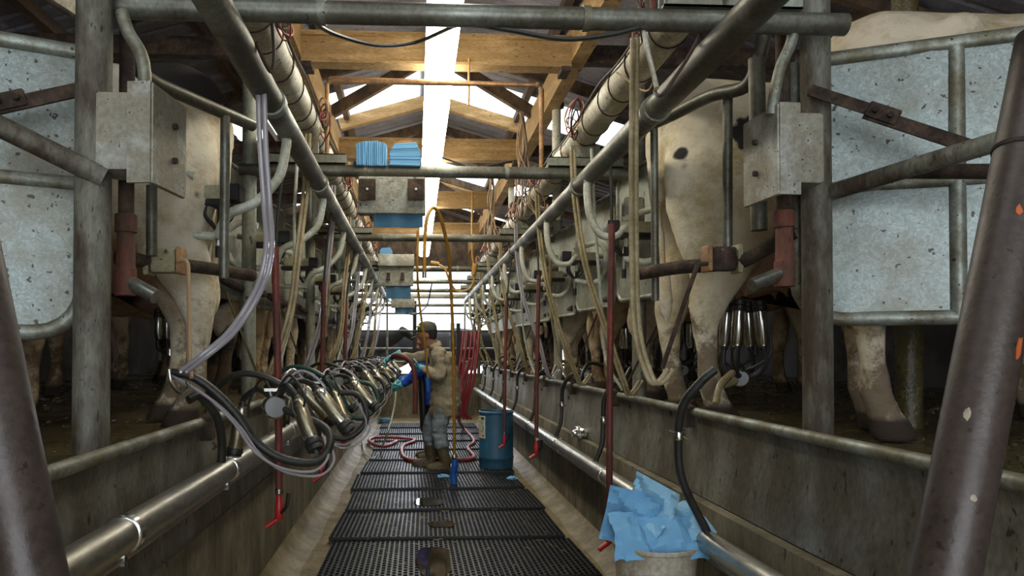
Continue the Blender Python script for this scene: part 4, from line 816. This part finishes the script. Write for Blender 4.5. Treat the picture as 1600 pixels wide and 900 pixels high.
tag(MB().tube([U(653, 360, y=7.0), U(652, 420, y=7.0), U(655, 470, y=7.1), U(664, 540, y=7.15), U(669, 592, y=7.2)], .012, 9, 6).build('thin_hose', M['yellow']), 'thin orange yellow hose hanging in front of the worker', 'hose')
tag(MB().tube([U(668, 590, y=7.2), U(669, 612, y=7.2)], .022, 10).build('hose_grip', M['blueplastic']), 'small blue grip at the end of the thin yellow hose', 'nozzle')
t = thing('extension_cord', 'yellow extension cord with plug looped along the fourth cross bar', 'cord', U(740, 410, y=9.5))
MB().tube([U(683, 412, y=9.6), U(695, 420, y=9.5), U(703, 440, y=9.5), U(715, 455, y=9.5), U(735, 450, y=9.5), U(742, 425, y=9.5), U(738, 395, y=9.5), U(738, 300, y=9.5)], .014, 8, 6).build('cable', M['yellow'], t)
MB().tube([U(673, 411, y=9.6), U(686, 413, y=9.6)], .032, 10).build('plug', M['yellow'], t); MB().tube([U(740, 430, y=9.5), U(743, 412, y=9.5)], .035, 10).build('socket', M['yellow'], t)
# ================================================================== FLOOR MATS
def make_mat():
    b = MB(); W, L = 1.60, .90; b.box((-W/2, 0, 0), (W/2, L, .006)); n = 50
    for i in range(n+1):
        x = -W/2+W*i/n; b.box((x-.0055 if i else x, 0, .006), (x+.0055 if i < n else x, L, .020))
    m_ = 34
    for j in range(m_+1):
        y = L*j/m_
        for i in range(n):
            if (i+j) % 2 and 0 < j < m_: continue
            x = -W/2+W*i/n; b.box((x+.0055, max(0, y-.006), .004), (x+W/n-.0055, min(L, y+.006), .017))
    return b.mesh('rubber_mat', smooth=False)
mm_ = make_mat(); mm_.materials.append(M['mat'])
for i in range(10):
    y = 4.10+.895*i; o = bpy.data.objects.new('rubber_mat', mm_); COL.objects.link(o); o.location = (.225+[.02, -.01, .015, -.02, .0, .03][i % 6], y, .026); o.rotation_euler = (math.radians(-1.35), 0, math.radians([0, -.7, .5, .8, -.5][i % 5]))
    tag(o, 'black drainage mat on the pit floor, %s from the camera' % nth(i, 10), 'mat', 'black drainage mats')
for i, (px, py, y_, a_, c2) in enumerate([(678, 880, 0, .11, .20), (690, 822, 0, .10, .06), (670, 787, 0, .12, .11)]):
    p = U(px, py, z=.03); b = MB(); ring = [V((p.x+a_*math.copysign(abs(math.cos(t_))**.6, math.cos(t_))*rnd.uniform(.85, 1.05), p.y+c2*1.6*math.copysign(abs(math.sin(t_))**.6, math.sin(t_))*rnd.uniform(.9, 1.05), .0475)) for t_ in [2*PI*j/22 for j in range(22)]]
    b.loft([[v_-V((0, 0, .010)) for v_ in ring], ring]); tag(b.build('puddle', M['puddle'], smooth=False), 'brown puddle filling the mat ridges, %s from the camera' % ORD[i], 'puddle')
b = MB()
for i in range(260):
    x = rnd.uniform(-.5, .95); y = rnd.uniform(4.2, 8.5); L = rnd.uniform(.008, .03); a_ = rnd.uniform(0, PI); b.obox((x, y, .034), (math.cos(a_), math.sin(a_), 0), (-math.sin(a_), math.cos(a_), 0), (0, 0, 1), L, .0018, .0012)
o = b.build('straw_scatter', M['dirt'], smooth=False); tag(o, 'bits of straw scattered on the wet black mats', 'straw'); o['kind'] = 'stuff'
for side, x0, x1 in (('left', -3.8, -1.0), ('right', 1.5, 4.1)):
    b = MB()
    for i in range(900):
        y = rnd.uniform(2.0, 9); x = rnd.uniform(x0, x1); s = rnd.uniform(.004, .014)
        b.obox((x, y, PZ+s*.2), (rnd.random(), rnd.random(), .1), (-rnd.random(), 1, 0), (0, 0, 1), s, s*.7, s*.5)
    o = b.build('dung_crumbs', M['plat'], smooth=False); tag(o, 'wet crumbs of dirt strewn over the %s platform floor' % side, 'dirt'); o['kind'] = 'stuff'
# crumpled papers
def crumple(name, c, rx, ry, rz, mk, label, cat, seed, lobes=3, sub=3):
    bm = bmesh.new(); bmesh.ops.create_icosphere(bm, subdivisions=sub, radius=1)
    for v_ in bm.verts:
        n_ = v_.co.normalized(); k_ = 1+.45*noise.noise(n_*1.6+V((seed, 0, 0)))+.35*abs(noise.noise(n_*3.5+V((0, seed, 0))))*1.2-.1
        v_.co = V((n_.x*rx*k_, n_.y*ry*k_, max(-rz*.9, n_.z*rz*k_)))
    me = bpy.data.meshes.new(name); bm.to_mesh(me); bm.free(); me.materials.append(M[mk]); o = bpy.data.objects.new(name, me); COL.objects.link(o); o.location = c; WO[o.name] = V(c)
    if label: tag(o, label, cat)
    return o
p = U(692, 744, z=.04); crumple('crumpled_towel', p, .06, .04, .018, 'paper', 'crumpled blue towel on the mat beside the blue nozzle', 'paper towel', 1)
p = U(800, 747, z=.04); crumple('crumpled_towel', p, .045, .05, .02, 'paper', 'crumpled blue towel on the floor beside the blue barrel', 'paper towel', 2)
p = U(601, 657, z=.05); crumple('crumpled_towel', p, .14, .12, .05, 'paper_shaded', 'heap of dark blue towels by the far pit wall at left', 'paper towel', 3)
p = U(905, 698, x=1.23); crumple('crumpled_foil', (p.x, p.y, .68), .05, .09, .045, 'foil', 'crumpled shiny foil wedged above the right steel pipe', 'litter', 4)
# ================================================================== BARREL AND BIN
bp_ = V((.872, 8.0, .0)); t = thing('plastic_barrel', 'blue plastic barrel open at the top on the pit floor', 'barrel', bp_)
b = MB(); r = .186; b.lathe([(r*.93, .022), (r*.98, .03), (r, .08), (r, .13), (r*1.03, .14), (r*1.03, .155), (r, .165), (r*1.0, .60), (r*.97, .63), (r*.95, .635), (r*.94, .60), (r*.9, .10), (r*.1, .09)], bp_, n=40); b.build('body', M['barrel'], t)
b = MB(); b.lathe([(r*.97, .615), (r*1.03, .622), (r*1.03, .642), (r*.95, .648), (r*.93, .63)], bp_, n=40, caps=False); b.build('rim', M['barrel'], t)
def wrap(a0, a1, z0, z1, rr, mb, n=10, th=.002):
    g = []
    for q in (rr, rr+th):
        for z_ in (z0, z1):
            for i in range(n+1):
                a_ = a0+(a1-a0)*i/n; g.append(V((bp_.x+q*math.cos(a_), bp_.y+q*math.sin(a_), z_)))
    k_ = n+1; f_ = []
    for i in range(n): f_ += [(2*k_+i, 2*k_+i+1, 3*k_+i+1, 3*k_+i), (k_+i, 3*k_+i, 3*k_+i+1, k_+i+1), (i, i+1, 2*k_+i+1, 2*k_+i)]
    f_ += [(0, 2*k_, 3*k_, k_), (n, k_+n, 3*k_+n, 2*k_+n)]; mb.add(g, f_); return mb
lb = wrap(math.radians(186), math.radians(226), .36, .60, r+.001, MB()).build('paper_label', plain('paper_label', (.62, .60, .48), .7), t, 'pale printed label')
wrap(math.radians(213), math.radians(221), .375, .40, r+.0035, MB(), th=.001).build('print_mark', plain('red_mark', (.6, .08, .04), .6), lb)
pk = plain('print_ink', (.04, .04, .04), .7)
wrap(math.radians(205), math.radians(221), .56, .585, r+.0035, MB(), th=.001).build('print_mark', pk, lb)
b = MB(); cc = (math.radians(212), .475)
b.tube([V((bp_.x+(r+.005)*math.cos(cc[0]+.10*math.cos(q)), bp_.y+(r+.005)*math.sin(cc[0]+.10*math.cos(q)), cc[1]+.03*math.sin(q))) for q in [math.radians(d_) for d_ in range(250, 420, 15)]], .003, 6); b.build('print_mark', pk, lb)
for zz in (.43, .52, .54): wrap(math.radians(202), math.radians(216), zz, zz+.005, r+.0035, MB(), th=.001).build('print_mark', pk, lb)
e = U(1024, 850, y=2.95); bn = V((e.x, 2.95, e.z-.46)); 
bn.z = 0; hh = e.z; t = thing('waste_bin', 'round white plastic bin heaped with blue towels at lower right', 'bin', bn)
R0 = .165; b = MB(); b.lathe([(R0*.78, 0), (R0*.80, .02), (R0*.98, hh-.06), (R0*1.0, hh-.02), (R0*1.02, hh), (R0*.96, hh), (R0*.94, hh-.05), (R0*.74, .04), (.01, .03)], bn, n=44); b.build('body', M['white'], t)
b = MB(); b.lathe([(R0*1.0, hh-.012), (R0*1.045, hh-.006), (R0*1.045, hh+.006), (R0*.97, hh+.008)], bn, n=44, caps=False); b.build('rim', M['white'], t)
def sheet_towel(c, ax, ay, seed, size, label, parent=None):
    """a crumpled square paper sheet: folded, with thickness"""
    n = 16; g = []; r_ = random.Random(seed); ax = V(ax).normalized(); ay = V(ay); ay = (ay-ax*ay.dot(ax)).normalized(); az = ax.cross(ay)
    dirs = [(r_.uniform(0, PI), r_.uniform(.2, .45), r_.uniform(0, 6)) for _ in range(5)]
    for i in range(n+1):
        for j in range(n+1):
            u_, v_ = i/n-.5, j/n-.5; hgt = 0
            for a_, amp, ph in dirs:
                q = (u_*math.cos(a_)+v_*math.sin(a_))*9+ph; hgt += amp*.30*abs(((q/PI) % 2)-1)
            hgt += .16*noise.noise(V((u_*6, v_*6, seed)))+.06*noise.noise(V((u_*17, v_*17, seed)))-.8*(u_*u_+v_*v_)
            g.append(V(c)+ax*u_*size+ay*v_*size+az*hgt*size*.55)
    b = MB(); N_ = (n+1)**2; up_ = [p_+az*.0012 for p_ in g]
    f_ = [(i*(n+1)+j, (i+1)*(n+1)+j, (i+1)*(n+1)+j+1, i*(n+1)+j+1) for i in range(n) for j in range(n)]
    b.add(g+up_, f_+[tuple(q+N_ for q in k_)[::-1] for k_ in f_]); o = b.build('blue_towel', M['paper' if seed % 2 else 'paper2'], ang=25); tag(o, label, 'paper towel', 'towels heaped in the bin'); return o
top = V((bn.x, bn.y, hh))
for k_, (off, ax, ay, sz, lb_) in enumerate([((-.09, .02, .10), (.25, .1, 1), (.9, -.3, .1), .22, 'blue towel standing up at the left of the bin heap'), ((-.02, .03, .14), (.5, 0, .9), (.6, -.6, .1), .22, 'blue towel with a tall peak in the middle of the bin heap'),
        ((.06, -.04, .05), (1, 0, .15), (0, .6, .6), .25, 'pale blue towel draped at the front of the bin heap'), ((.10, .0, .07), (.8, 0, .55), (-.3, .8, .4), .20, 'blue towel pointing out at the right of the bin heap'),
        ((-.08, -.05, .04), (1, .1, -.2), (.1, .7, .6), .22, 'blue towel drooping over the left rim of the bin'), ((.0, .05, .06), (1, 0, 0), (0, 1, .3), .24, 'blue towel at the back of the bin heap')]):
    sheet_towel(top+V(off), ax, ay, k_+3, sz, lb_)
# ================================================================== RED HOSES
tag(MB().tube([U(735, 560, y=9.5), U(722, 600, y=9.6), U(716, 650, y=9.8), U(724, 668, z=.06), U(738, 684, z=.05), U(740, 692, z=.05), U(731, 700, z=.05), U(741, 714, z=.05), U(722, 718, z=.05), U(690, 717, z=.05), U(650, 720, z=.05), U(630, 713, z=.05), U(630, 697, z=.05), U(648, 688, z=.05), U(620, 684, z=.05), U(585, 684, z=.05), U(577, 690, z=.05), U(598, 698, z=.05), U(620, 690, z=.06)], .024, 12, 8).build('floor_hose', M['pinkhose']), 'wet red hose snaking over the mats around the boots', 'hose')
for i, (px, dx) in enumerate([(716, 0), (722, 3), (729, -2), (735, -5), (741, -9)]):
    tag(MB().tube([U(px+8, 518, y=10.2), U(px+6, 540, y=10.1), U(px, 590, y=10), U(px+dx-4, 640, y=10), U(px-4, 655, y=10)], .019, 10, 5).build('hanging_hose', M['crimson']), 'crimson hose strand of the hank hanging at the right wall, %s from the left' % (['first', 'second', 'third', 'fourth', 'fifth'][i]), 'hose', 'hank of crimson hose')
tag(MB().tube([U(694, 555, y=11), U(700, 580, y=11), U(712, 592, y=10.6), U(720, 580, y=10.2)], .02, 10, 6).build('slack_hose', M['crimson']), 'slack crimson hose swagging behind the worker', 'hose')
tag(MB().tube([U(617, 586, y=8.8), U(618, 620, y=8.6), U(613, 650, y=8.5), U(604, 680, y=8.3), U(594, 705, z=.04), U(582, 716, z=.04), U(570, 706, z=.04), U(566, 690, z=.04)], .010, 8, 7).build('thin_hose', M['hose']), 'thin white hose hanging down to the mats left of the worker', 'hose')
# ================================================================== FAR END: GATE, POSTS
t = thing('yard_gate', 'dark barred gate between pit end and waiting yard', 'gate', (.2, 15.0, .33)); yg = 15.0
for px in (560, 648, 707, 716, 800, 862, 940):
    a = U(px, 470 if px not in (707, 716) else 505, y=yg); MB().box((a.x-.04, yg-.03, .32), (a.x+.04, yg+.03, a.z)).build('upright', M['blackbox'], t, smooth=False)
for py in (517, 520+25, 566, 588):
    a = U(540, py, y=yg); c_ = U(960, py, y=yg); MB().tube([(a.x, yg, a.z), (c_.x, yg, a.z)], .025, 10).build('bar', M['pipe'], t)
for i, (px, ztop) in enumerate([(742, 3.0), (748, 3.0), (866, 3.0), (552, 3.0)]):
    a = U(px, 540, y=14.75); tag(MB().tube([(a.x, 14.75, .8), (a.x, 14.75, ztop)], .035, 10).build('end_post', M['post']), 'dark post at the far opening, %s' % ['left of a close pair', 'right of a close pair', 'at the right', 'at the left'][i], 'post')
for i, (py, r_) in enumerate([(463, .05), (477, .03), (490, .02)]):
    a = U(700, py, y=14.4); tag(MB().tube([(-2.2, 14.4, a.z), (3.2, 14.4, a.z)], r_, 12).build('end_bar', M['pvc' if i == 0 else 'pipe']), 'pale horizontal pipe across the far opening, %s' % ['topmost and thickest', 'in the middle', 'lowest'][i], 'pipe')
# platform far posts on right (dirt crusted)
for i, (px, py, yy) in enumerate([(1421, 515, 4.3)]):
    p = U(px, 663, z=PZ); t = thing('crusted_post', 'dung crusted post standing behind the gate on the right platform', 'post', (p.x, p.y, PZ)); b = MB()
    rings = []
    for k_ in range(40):
        z_ = PZ-.02+k_*2.0/39; rings.append([(p.x+math.cos(q)*(.055+.008*noise.noise(V((math.cos(q)*3, math.sin(q)*3, z_*12)))), p.y+math.sin(q)*(.055+.008*noise.noise(V((math.cos(q)*3, math.sin(q)*3, z_*12+5)))), z_) for q in [2*PI*j/18 for j in range(18)]])
    b.loft(rings); b.build('post', M['plat'], t)
# hatch frame in the upper left
a_, b2, c2, d2 = U(60, -10, y=2.6), U(130, 35, y=2.9), U(150, 20, y=3.0), U(95, -20, y=2.8)
t = thing('roof_vent', 'small dark framed vent panel under the roof at upper left', 'vent', (a_+c2)/2)
MB().tube([a_, b2, c2, d2, a_], .010, 6).build('frame', M['rust'], t)
b = MB(); b.add([a_, b2, c2, d2]+[q+V((0, 0, .006)) for q in (a_, b2, c2, d2)], [(0, 1, 2, 3), (7, 6, 5, 4), (0, 4, 5, 1), (1, 5, 6, 2), (2, 6, 7, 3), (3, 7, 4, 0)]); b.build('panel', M['pvc'], t)
# ================================================================== PEOPLE
M['skin'] = plain('skin', (.30, .15, .09), .6); M['jacket'] = grime('tan_jacket', (.40, .34, .24), (.28, .23, .15), .45, 6, (1, 1, 1), .85, 0, .3); M['jeans'] = grime('pale_jeans', (.30, .35, .38), (.16, .19, .21), .5, 7, (1, 1, 1), .85, 0, .3)
M['boot'] = grime('mud_rubber_boot', (.17, .13, .06), (.08, .06, .03), .5, 8, (1, 1, 1), .5, 0, .15); M['cap'] = grime('olive_cap', (.14, .13, .09), (.07, .07, .05), .4, 9, (1, 1, 1), .9, 0, .2); M['glove'] = plain('teal_glove', (.12, .42, .46), .5)
M['hair'] = plain('dark_hair', (.02, .015, .01), .8); M['bluejacket'] = plain('blue_jacket', (.01, .06, .42), .7); M['apron'] = plain('black_apron', (.012, .012, .014), .4)
def lim(b, pts, n=12):
    """pts = (x,y,z,r) chain as overlapping tube"""
    b.tube([p[:3] for p in pts], .05, n, 4, rs=[p[3] for p in pts]); return b
def hand(b, wrist, d, curl, s=1, thumb=1):
    """palm and five bent fingers along d, curling toward curl"""
    w0 = V(wrist); d = V(d).normalized(); c_ = V(curl); c_ = (c_-d*c_.dot(d)).normalized(); sd = d.cross(c_)
    b.ringloft([(w0, sd*.026*s, c_*.018*s), (w0+d*.04*s, sd*.038*s, c_*.017*s), (w0+d*.085*s, sd*.040*s, c_*.014*s)], 10)
    for k_, (o_, L) in enumerate(((-.030, .060), (-.010, .072), (.010, .068), (.029, .052))):
        k0 = w0+d*.08*s+sd*o_*s; L *= s
        b.tube([k0-d*.02*s, k0, k0+d*L*.45+c_*L*.15, k0+d*L*.65+c_*L*.55, k0+d*L*.55+c_*L*.95], .0095*s, 7, 2)
    k0 = w0+d*.025*s-sd*thumb*.025*s; b.tube([k0, k0-sd*thumb*.025*s+d*.02*s+c_*.01, k0-sd*thumb*.03*s+d*.045*s+c_*.03*s, k0-sd*thumb*.02*s+d*.06*s+c_*.045*s], .0105*s, 7, 2)
    return b
def person(ox, oy, P, label, jmat, legmat, hasapron=False):
    t = thing('person', label, 'person', (ox, oy, 0))
    # P in local coordinates: facing -x
    body = MB(); hd = V(P['head'])
    body.ringloft([(hd+V((.03, 0, -.13)), V((.055, 0, 0)), V((0, .052, 0))), (hd+V((.02, 0, -.08)), V((.075, 0, 0)), V((0, .062, 0))), (hd+V((0, 0, -.02)), V((.095, 0, 0)), V((0, .075, 0))), (hd+V((.005, 0, .05)), V((.10, 0, 0)), V((0, .08, 0))), (hd+V((.01, 0, .10)), V((.075, 0, 0)), V((0, .06, 0))), (hd+V((.01, 0, .125)), V((.03, 0, 0)), V((0, .025, 0)))], 16)
    body.ball(hd+V((-.085, 0, -.085)), .03, .03, .025); body.ball(hd+V((-.105, 0, -.02)), .018, .012, .022); body.ball(hd+V((-.092, 0, -.055)), .012, .024, .008)
    for s in (-1, 1): body.ball(hd+V((-.085, s*.03, .012)), .012, .014, .01); body.ball(hd+V((.012, s*.078, -.01)), .02, .01, .03)
    nk = V(P['neck']); lim(body, [(*(hd+V((.03, 0, -.06))), .055), (*nk, .055), (*(nk+V((.02, 0, -.08))), .07)])
    def torso(bm_, g=0): bm_.ringloft([(V(P['chest'])+V((.0, 0, .12)), V((.07+g, 0, 0)), V((0, .12+g, 0))), (V(P['chest'])+V((0, 0, .06)), V((.115+g, 0, .02)), V((0, .19+g, 0))), (V(P['chest'])+V((0, 0, -.08)), V((.135+g, 0, 0)), V((0, .18+g, 0))), (V(P['waist']), V((.125+g, 0, 0)), V((0, .155+g, 0))), (V(P['hip']), V((.135+g, 0, 0)), V((0, .17+g, 0))), (V(P['hip'])+V((0, 0, -.12)), V((.12+g, 0, 0)), V((0, .16+g, 0)))], 18)
    torso(body)
    for k_ in ('armL', 'armR'): 
        sh, el, wr = P[k_]; lim(body, [(*sh, .055), (*((V(sh)+V(el))/2), .045), (*el, .038), (*((V(el)+V(wr))/2), .034), (*wr, .025)])
        hand(body, wr, P[k_+'_d'], P[k_+'_c'], 1, 1 if k_ == 'armL' else -1)
    for k_ in ('legL', 'legR'):
        hp, kn, an = P[k_]; lim(body, [(*hp, .095), (*((V(hp)+V(kn))/2), .075), (*kn, .055), (*((V(kn)+V(an))/2), .05), (*an, .036)]); lim(body, [(an[0]+.02, an[1], .05, .035), (an[0]-.06, an[1], .04, .036), (an[0]-.14, an[1], .035, .028)])
    bo = meshobj('body', remesh(body, 'person_body', .010, 2, .5), M['skin'], t)
    j = MB(); torso(j, .028)
    for k_ in ('armL', 'armR'):
        sh, el, wr = P[k_]; w2 = V(el)*.12+V(wr)*.88
        lim(j, [(sh[0]+.01, sh[1]*.8, sh[2]+.0, .075), (*sh, .078), (*((V(sh)+V(el))/2), .066), (*el, .058), (*((V(el)+V(wr))/2), .05), (*w2, .042)])
    h_ = V(P['hip']); j.ringloft([(h_+V((0, 0, .05)), V((.17, 0, 0)), V((0, .20, 0))), (h_+V((.0, 0, -.08)), V((.175, 0, 0)), V((0, .205, 0))), (h_+V((-.01, 0, P['hem'])), V((.165, 0, 0)), V((0, .19, 0)))], 18)
    lim(j, [(*(nk+V((.02, 0, -.03))), .085), (*(nk+V((.0, 0, .02))), .07)])
    rs_ = remesh(j, 'jacket', .011, 2, .4)
    for v_ in rs_.vertices: # folds
        q = v_.co; v_.co = q+v_.normal*(.014*noise.noise(V((q.x*10+q.z*8, q.y*8, q.z*16)))+.006*noise.noise(q*24))
    meshobj('jacket', rs_, jmat, t)
    for nm, k_ in (('trouser_leg', 'legL'), ('trouser_leg', 'legR')):
        hp, kn, an = P[k_]; kk = V(kn); b = MB(); lo_ = V(kn)*.45+V(an)*.55
        lim(b, [(hp[0], hp[1], hp[2]-.06, .10), (*((V(hp)+kk)/2), .10), (*kn, .085), (*lo_, .082)])
        me = remesh(b, nm, .012, 2, .4)
        for v_ in me.vertices: q = v_.co; v_.co = q+v_.normal*(.010*noise.noise(V((q.x*9, q.y*9, q.z*22)))+.006*noise.noise(q*20))
        meshobj(nm, me, legmat, t)
        b = MB(); l0 = V(kn)*.50+V(an)*.50; lim(b, [(*l0, .074), (*(V(kn)*.25+V(an)*.75), .066), (an[0]+.01, an[1], an[2]+.03, .062), (an[0]+.0, an[1], .06, .056)])
        lim(b, [(an[0]+.04, an[1], .065, .05), (an[0]-.06, an[1], .062, .054), (an[0]-.15, an[1], .052, .046), (an[0]-.19, an[1], .045, .036)]); b.ringloft([((an[0]-.06, an[1], .012), V((.16, 0, 0)), V((0, .058, 0))), ((an[0]-.06, an[1], .045), V((.155, 0, 0)), V((0, .055, 0)))], 16)
        meshobj('boot', remesh(b, 'boot', .010, 2, .5), M['boot'], t)
    for k_, th_ in (('armL', 1), ('armR', -1)):
        b = MB(); wr = V(P[k_][2]); d = V(P[k_+'_d']).normalized(); hand(b, wr, d, P[k_+'_c'], 1.1, th_); b.tube([wr-d*.09, wr-d*.03, wr+d*.02], .036, 12, 3, rs=[.041, .036, .034]); meshobj('glove', remesh(b, 'glove', .006, 1, .4), M['glove'], t)
    hair = MB(); hair.ringloft([(hd+V((.05, 0, -.05)), V((.06, 0, 0)), V((0, .07, 0))), (hd+V((.035, 0, .0)), V((.085, 0, 0)), V((0, .084, 0))), (hd+V((.02, 0, .06)), V((.10, 0, 0)), V((0, .088, 0))), (hd+V((.01, 0, .11)), V((.08, 0, 0)), V((0, .07, 0)))], 14); meshobj('hair', remesh(hair, 'hair', .01, 2), M['hair'], t)
    c_ = MB(); c_.ringloft([(hd+V((.01, 0, .035)), V((.112, 0, .01)), V((0, .094, 0))), (hd+V((.01, 0, .09)), V((.108, 0, 0)), V((0, .090, 0))), (hd+V((.012, 0, .13)), V((.085, 0, 0)), V((0, .07, 0))), (hd+V((.012, 0, .147)), V((.03, 0, 0)), V((0, .03, 0)))], 18)
    cm = remesh(c_, 'cap', .009, 2); cp = meshobj('cap', cm, M['cap'], t)
    br = MB(); br.ringloft([(hd+V((-.07, 0, .045)), V((0, .075, 0)), V((0, 0, .012))), (hd+V((-.13, 0, .04)), V((0, .068, 0)), V((0, 0, .008))), (hd+V((-.175, 0, .028)), V((0, .04, 0)), V((0, 0, .005)))], 14); meshobj('cap_peak', br.mesh('cap_peak'), M['cap'], cp)
    lg = MB(); lg.ball(hd+V((-.082, -.045, .085)), .022, .02, .016); meshobj('cap_badge', lg.mesh('cap_badge'), plain('badge_yellow_green', (.45, .42, .03), .8), cp)
    if hasapron:
        a_ = MB(); ch, hp_ = V(P['chest']), V(P['hip']); a_.ringloft([(ch+V((-.13, 0, -.05)), V((.045, 0, 0)), V((0, .14, 0))), (hp_+V((-.14, 0, 0)), V((.05, 0, 0)), V((0, .19, 0))), (hp_+V((-.12, 0, -.45)), V((.05, 0, 0)), V((0, .19, 0)))], 14, 3); meshobj('apron', remesh(a_, 'apron', .014, 2), M['apron'], t)
    return t
P1 = dict(head=(-.15, 0, 1.475), neck=(-.07, 0, 1.36), chest=(.03, 0, 1.17), waist=(.06, 0, .95), hip=(.06, 0, .80), hem=-.20,
          armL=((-.02, -.17, 1.27), (.0, -.24, 1.03), (-.21, -.19, 1.12)), armL_d=(-.8, .1, .2), armL_c=(0, .6, .8),
          armR=((-.02, .15, 1.28), (-.27, .13, 1.22), (-.50, .0, 1.24)), armR_d=(-.9, -.1, -.45), armR_c=(.1, -.5, -.8),
          legL=((.06, -.09, .78), (-.01, -.10, .46), (.05, -.10, .10)), legR=((.05, .09, .78), (-.10, .14, .46), (-.10, .16, .10)))
pt = person(.26, 8.0, P1, 'person in tan jacket, pale jeans, rubber boots and olive cap, spraying the clusters', M['jacket'], M['jeans'])
P2 = dict(head=(-.05, 0, 1.42), neck=(.0, 0, 1.30), chest=(.03, 0, 1.12), waist=(.05, 0, .92), hip=(.06, 0, .80), hem=-.14,
          armL=((-.02, -.17, 1.22), (-.16, -.22, 1.02), (-.33, -.20, .90)), armL_d=(-.7, 0, -.4), armL_c=(0, .6, .8), armR=((-.02, .17, 1.22), (-.2, .2, 1.0), (-.38, .15, .92)), armR_d=(-.8, 0, -.3), armR_c=(0, -.5, .8),
          legL=((.06, -.09, .78), (.03, -.10, .46), (.06, -.10, .10)), legR=((.06, .09, .78), (.0, .10, .46), (.03, .10, .10)))
person(.16, 8.75, P2, 'person in blue jacket and black apron, mostly hidden behind the one in tan', M['bluejacket'], M['apron'], True)
# spray hose held by the worker
g0 = V((.26-.30, 8-.20, 1.13)); g1 = V((.26-.60, 8-.0, 1.20))
t = thing('spray_gun', 'thick brown red spray hose arched between the gloved hands', 'hose', g0)
MB().tube([g0+V((.03, 0, -.5)), g0+V((.035, 0, -.25)), g0+V((.01, 0, .0)), g0+V((-.06, .02, .09)), g0+V((-.16, .08, .12)), g1+V((.06, .02, .02)), g1+V((.0, 0, -.02))], .028, 12, 6).build('hose', M['redhose'], t)
MB().tube([g1+V((0, 0, -.01)), g1+V((-.06, 0, -.06))], .014, 10).build('nozzle', M['steel'], t)
# drops of spray: a cone of small water drops
b = MB(); d0 = g1+V((-.06, 0, -.06))
for i in range(420):
    L = rnd.uniform(.02, .42); sp_ = .22*L; p = d0+V((-.62, -.15, -.42)).normalized()*L+V((rnd.uniform(-sp_, sp_), rnd.uniform(-sp_, sp_), rnd.uniform(-sp_, sp_))); s = rnd.uniform(.001, .0028)
    b.ball(p, s*1.6, s, s, 6)
o = b.build('water_spray', plain('water_drops', (.85, .9, .95), .1), None); tag(o, 'spray of water drops from the nozzle over the far clusters', 'water spray'); o['kind'] = 'stuff'
for o in bpy.data.objects:
    if 'label' in o.keys(): o['label'] = o['label'].replace('nearest from the camera', 'nearest the camera').replace('farthest from the camera', 'farthest from the camera')
